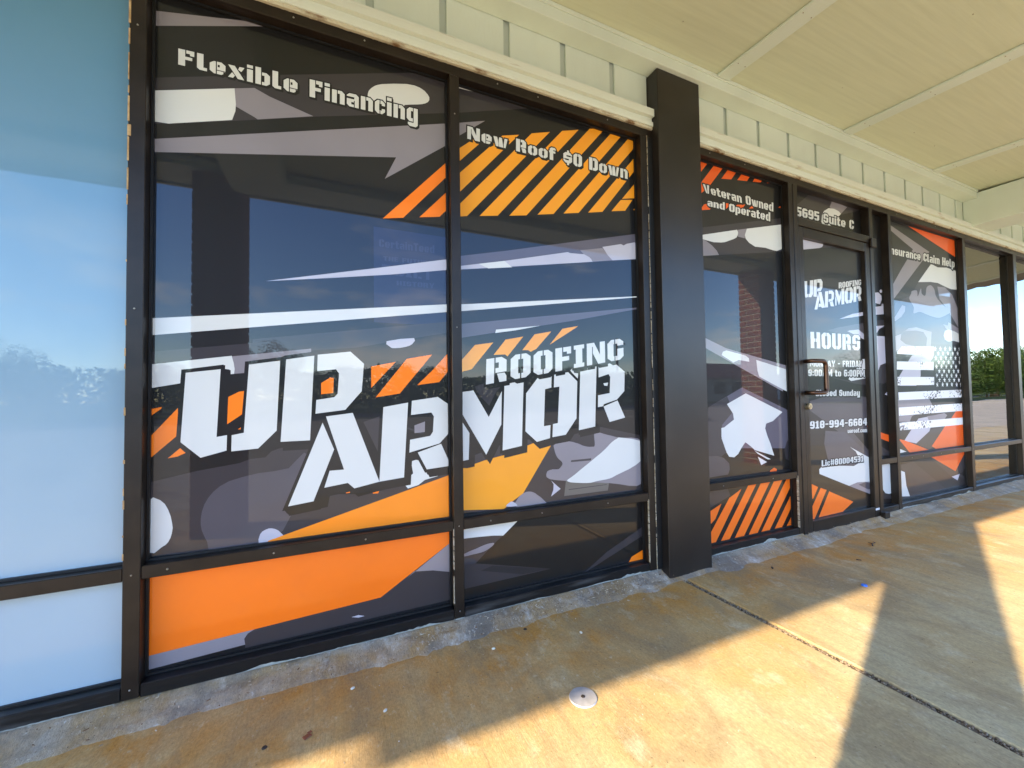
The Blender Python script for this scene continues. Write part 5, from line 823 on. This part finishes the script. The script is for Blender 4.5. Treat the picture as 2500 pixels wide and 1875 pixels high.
box('header_beam', M['paint'], K, X_L-1.5, X_R+1, -2.10, -1.79, 2.650, 2.72)
bm = newbm(); bx(bm, -5.02, X_R+1, -2.150, -2.121, 2.640, 3.05); obj('fascia', bm, M['paint'], K)
bm = newbm(); bx(bm, X_L-6, -5.022, -2.221, -2.121, 2.640, 3.05); obj('fascia', bm, M['paint'], K)
box('roof_deck', M['inner'], K, X_L-6, X_R+1, -2.12, -.0, 2.86, 3.05)
box('soffit_panel', M['soffit'], K, X_L-6, bat[0]-.002, -2.119, -.09, 2.745, 2.76)
sg = thing('eave_box', 'unseen box along the canopy edge, shaped to step the shadow on the walk', 'canopy edge box', (-3.21,-2.25,2.84))  # unseen eave box, sized so its shadow steps on the walk
box('box_body', M['bronze'], sg, -1.81, 1.81, -.103, .098, -.20, .21, .004); box('box_face', M['white'], sg, -1.77, 1.77, -.108, -.1035, -.16, .17)
# ================================================================== BRICK COLUMNS
pb = newbm(); bx(pb, -.1005, .1005, -.048, .048, 0, .064, .003); bmesh.ops.recalc_face_normals(pb, faces=pb.faces)
bme = bpy.data.meshes.new('brick'); pb.to_mesh(bme); pb.free(); bme.materials.append(M['brick'])
def column(x0, y1, lab):
    t = thing('brick_column', lab, 'column', (x0+.155, y1-.155, FZ), 'brick columns along the canopy edge')
    box('mortar_core', M['mortar'], t, -.147, .147, -.147, .147, -.02, 2.690)
    z = .006; k = 0
    while z < 2.62:
        for q in range(4):
            r = (q*math.pi/2)
            off = (.0545, -.107) if k % 2 == 0 else (-.0545, -.107)
            o = bpy.data.objects.new('brick', bme); C.objects.link(o); o.parent = t
            v = Matrix.Rotation(r, 3, 'Z')@Vector((off[0], off[1], 0)); o.location = (v.x, v.y, z); o.rotation_euler = (0, 0, r)
        z += .0765; k += 1
    return t
column(-.917, -1.79, 'shaded brick column nearest the viewer, seen dark in the first filmed window')
column(5.315, -1.79, 'red brick column further along, sunlit side mirrored in the Veteran Owned window')
# ================================================================== SMALL THINGS
cv = thing('cleanout_cover', 'round grey metal cover set in the walk at the edge of the sunlight', 'drain cover', (.754, -.553, FZ))
bm = newbm(); disc(bm, 0, 0, .0005, .004, .046, 48, .044); obj('plate', bm, M['metal'], cv)
bm = newbm(); disc(bm, 0, 0, .0042, .0062, .007, 16, .006); obj('bolt', bm, M['dark'], cv)
def scrap(name, lab, cat, x, y, material, f, rot=0):
    bm = newbm(); f(bm); o = obj(name, bm, material); o.location = (x, y, FZ+.001); o.rotation_euler = (0, 0, rot); return tag(o, lab, cat)
def f_chip(b): bx(b, -.011, .011, -.008, .008, 0, .003, .001); bx(b, .005, .016, .002, .010, .003, .005)
scrap('wood_chip', 'reddish brown wood chip lying on the stained walk near the lower left sunlight', 'wood chip', -.064, -.338, M['chip'], f_chip, .5)
def f_knot(b): disc(b, 0, 0, 0, .002, .0075, 14, .006)
scrap('black_gum_spot', 'small black gum spot left of the wood chip', 'gum', -.173, -.327, M['dark'], f_knot)
def f_cap(b): disc(b, 0, 0, 0, .006, .013, 18, .012); disc(b, 0, 0, .0062, .0075, .009, 18, .008)
scrap('bottle_cap', 'blue plastic bottle cap at the tip of the sunlit triangle', 'bottle cap', 2.475, -.524, M['blue'], f_cap)
def f_twig(b):
    tube(b, [(-.045,0,.003),(-.01,.008,.007),(.03,-.004,.004)], [.004,.003,.0015], 6); tube(b, [(-.01,.008,.006),(.012,.03,.003)], [.003,.001], 6); tube(b, [(.03,-.004,.004),(.05,.012,.003)], [.002,.001], 6)
scrap('dead_twig', 'dark curled twig on the walk in front of the door', 'twig', 3.195, -.243, M['dark'], f_twig, .3)
for x, y, l in ((2.825,-.338,'dark scrap on the walk between the twig and the pillar'),(2.267,-.192,'dark scrap close to the mortar bed in front of the stripes'),(2.063,-.081,'black crumb beside the foot of the pillar')):
    scrap('dark_scrap', l, 'scrap', x, y, M['dark'], lambda b: (bx(b, -.010, .010, -.004, .004, 0, .003, .001), bx(b, .004, .014, 0, .008, .001, .004)), x*3)
for x, y, l in ((.951,-.247,'pale pebble on the brown walk right of the gum patch'),(.582,-.19,'pale pebble at the edge of the mortar bed under the orange band'),(.157,-.334,'white pebble on the walk between the wood chip and the metal cover'),(.068,-.184,'white paint flake near the sill under the orange band')):
    scrap('pebble', l, 'pebble', x, y, M['pebble'], lambda b: bmesh.ops.create_icosphere(b, subdivisions=2, radius=.0065, matrix=Matrix.Translation((0,0,.002))@Matrix.Diagonal((1.2,.8,.6,1))), x*5)
scrap('gum_spot', 'flat black gum spot beside the mortar bed below the second pane', 'gum', .753, -.123, M['dark'], lambda b: disc(b, 0, 0, 0, .0015, .008, 12, .007))
# leaf litter and crumbs along the sills
bm = newbm(); rg = random.Random(21)
for k in range(900):
    x = rg.uniform(-.9, 5.5) if rg.random() < .6 else rg.uniform(.3, 1.6); y = -abs(rg.gauss(.03, .045)); s = rg.uniform(.0012, .0034)
    z = FZ+.001 if y < -.13 else -.006+(FZ)*max(0, (-y-.0)/.13)**.8+.004
    bmesh.ops.create_icosphere(bm, subdivisions=1, radius=s, matrix=Matrix.Translation((x, y-.005, z))@Matrix.Rotation(rg.uniform(0,3), 4, 'Z')@Matrix.Diagonal((rg.uniform(.7,3), .8, .6, 1)))
tag(obj('leaf_litter', bm, mat('litter', (.16,.09,.05), .9, .2, 0, (.55,.48,.36), 60)), 'crumbs and bits of dead leaf along the foot of the shopfront', 'litter', kind='stuff')
bm = newbm()
for k in range(260):
    x = rg.uniform(-.6, 5); y = rg.uniform(-1.5, -.15); s = rg.uniform(.0008, .0022)
    bmesh.ops.create_icosphere(bm, subdivisions=1, radius=s, matrix=Matrix.Translation((x, y, FZ+.0005)))
tag(obj('grit', bm, mat('loose_grit', (.10,.07,.05), .9, .2, 0, (.6,.55,.45), 40)), 'loose grit scattered over the walk', 'grit', kind='stuff')
# ================================================================== ACROSS THE LOT
for x, l in ((7.5,'left'),(13.0,'middle'),(18.5,'right')):
    o = box('wheel_stop', M['lot'], None, -.9, .9, -.09, .09, 0, .13, .03); o.location = (x, -9.8, -.17)
    tag(o, l+' concrete wheel stop in the row on the parking lot', 'wheel stop', 'concrete wheel stops on the lot')
def leafy(seed, h, rad, n, trunk=.12, low=.25):
    rg = random.Random(seed); V = []; F = []; bl = []
    for k in range(26):
        a = rg.uniform(0, 6.283); r = rad*rg.uniform(.1, .95)*(1-.3*rg.random()); z = h*(low+.1+(1-low-.15)*rg.random()); bl.append((Vector((r*math.cos(a)*(1.15-z/h*.5), r*math.sin(a)*(1.15-z/h*.5), z)), rad*rg.uniform(.22, .42)))
    for k in range(n):
        c, s = bl[rg.randrange(len(bl))]; d = Vector((rg.gauss(0,1), rg.gauss(0,1), rg.gauss(0,1))).normalized()*s*rg.uniform(.55, 1.08)
        p = c+d; u = Vector((rg.gauss(0,1), rg.gauss(0,1), rg.gauss(0,.6))).normalized(); v = u.orthogonal().normalized(); q = rg.uniform(.05, .12)*h/5
        i = len(V); V += [p-u*q, p+v*q*.5, p+u*q, p-v*q*.5]; F.append((i, i+1, i+2, i+3))
    me = bpy.data.meshes.new('crown'); me.from_pydata(V, [], F); me.materials.append(M['leaf'])
    bm = newbm(); tube(bm, [(0,0,-.2),(.05,0,h*.3),(0,.06,h*.6),(.05,0,h*.8)], [trunk, trunk*.8, trunk*.5, trunk*.2], 8)
    for k in range(6):
        a = k*1.05; tube(bm, [(0,0,h*(.3+.05*k)),(rad*.5*math.cos(a), rad*.5*math.sin(a), h*(.5+.05*k))], [trunk*.4, trunk*.1], 5)
    tm = bpy.data.meshes.new('trunk'); bm.to_mesh(tm); bm.free(); tm.materials.append(M['bark']); return me, tm
kinds = [leafy(1, 4.6, 2.7, 6500, .13, .06), leafy(2, 6.0, 2.9, 7500, .16, .08), leafy(3, 3.2, 2.8, 5200, .1, .0)]
desc = ['round green tree', 'tall loose tree', 'low spreading bush']
spots = []; rg = random.Random(17); x = -34
while x < 34: spots.append((x, -37-rg.uniform(-2, 3), rg.choice((0, 0, 2, 1, 2)))); x += rg.uniform(1.9, 3.4)
x = 57
while x < 150: spots.append((x, -33-rg.uniform(-1.5, 2), rg.choice((0, 2, 1, 2)))); x += rg.uniform(3.5, 6.5)
tag(box('planting_island', M['grass'], None, 42, 120, -20.9, -15.2, -.3, -.06), kind='structure')
x = 46
while x < 100: spots.append((x, -18.2-rg.uniform(-1.2, 1.2), rg.choice((0, 2, 0, 2)))); x += rg.uniform(2.6, 4.2)
spots.sort()
NW = ' '.join(['first second third fourth fifth sixth seventh eighth ninth tenth eleventh twelfth thirteenth fourteenth fifteenth sixteenth seventeenth eighteenth nineteenth twentieth']).split(); NW += ['twenty '+q for q in NW[:9]]
cnt = {}
for i, (x, y, k) in enumerate(spots):
    nm = ['green_tree', 'tall_tree', 'bush'][k]; side = x > 40
    cnt[(k, side)] = cnt.get((k, side), 0)+1
    t = thing(nm, '%s across the road, %s of its kind %s the red roofed shop' % (desc[k], NW[cnt[(k, side)]-1], 'beyond' if side else 'before'), 'bush' if k == 2 else 'tree', (x, y, -.1), 'trees and bushes across the road')
    t.rotation_euler = (0, 0, rg.uniform(0, 6)); s = rg.uniform(.95, 1.3) if x > 40 else rg.uniform(.72, 1.0); t.scale = (s, s, s*rg.uniform(.9, 1.1))
    for nme, me in (('crown', kinds[k][0]), ('trunk', kinds[k][1])):
        o = bpy.data.objects.new(nme, me); C.objects.link(o); o.parent = t
# far woods closing the horizon: one mass of leaves
V = []; F = []; rg = random.Random(40)
for k in range(26000):
    x = rg.uniform(-150, 330); y = -78+rg.uniform(-6, 6); top = 5.5+2.2*noise.noise(Vector((x*.06, 1, 0)))+1.6*noise.noise(Vector((x*.25, 5, 0)))
    z = top*(1-rg.random()**1.4*.98); q = rg.uniform(.25, .7); u = Vector((rg.gauss(0,1), rg.gauss(0,1), rg.gauss(0,.7))).normalized(); v = u.orthogonal().normalized(); p = Vector((x, y, z)); i = len(V)
    V += [p-u*q, p+v*q*.6, p+u*q, p-v*q*.6]; F.append((i, i+1, i+2, i+3))
me = bpy.data.meshes.new('woods'); me.from_pydata(V, [], F); me.materials.append(M['leaf'])
o = bpy.data.objects.new('woods', me); C.objects.link(o); tag(o, 'distant line of woods beyond the grass verge', 'woods', kind='stuff')
# red roofed shop across the road
hs = thing('red_roof_shop', 'low tan shop with a dark red pitched roof across the road', 'building', (47, -36, -.1))
box('wall', M['wall_far'], hs, -7, 7, -4, 4, 0, 2.9)
bm = newbm(); V = [bm.verts.new(v) for v in ((-7.8,4.8,2.8),(7.8,4.8,2.8),(7.8,-4.8,2.8),(-7.8,-4.8,2.8),(-4,0,4.9),(4,0,4.9))]
for f in ((0,1,5,4),(1,2,5),(2,3,4,5),(3,0,4),(0,3,2,1)): bm.faces.new([V[i] for i in f])
obj('roof', bm, M['roof'], hs)
for k in range(4): box('window', M['back_glass'], hs, -5.6+k*3, -3.8+k*3, 4.002, 4.05, .9, 2.3)
box('door', M['white'], hs, 5.6, 6.5, 4.002, 4.06, .05, 2.2)
# street lamp
sl = thing('street_lamp', 'tall grey street lamp with a curved arm at the edge of the road', 'street lamp', (24.5, -20.6, -.17))
bm = newbm(); tube(bm, [(0,0,0),(0,0,6.3)], [.11,.07], 12); obj('pole', bm, M['steel_pole'], sl, True)
bm = newbm(); tube(bm, [(0,0,6.2),(-.5,0,6.45),(-1.6,0,6.6)], .04, 8); obj('arm', bm, M['steel_pole'], sl, True)
bm = newbm(); bx(bm, -2.2, -1.6, -.14, .14, 6.53, 6.66, .04); obj('lamp_head', bm, M['steel_pole'], sl)
up_ = thing('utility_pole', 'wooden utility pole with a crossarm beyond the road', 'utility pole', (28, -33, -.1))
bm = newbm(); tube(bm, [(0,0,0),(0,0,7)], [.15,.11], 10); obj('pole', bm, M['bark'], up_, True); box('crossarm', M['bark'], up_, -1.1, 1.1, -.06, .06, 6.4, 6.55)
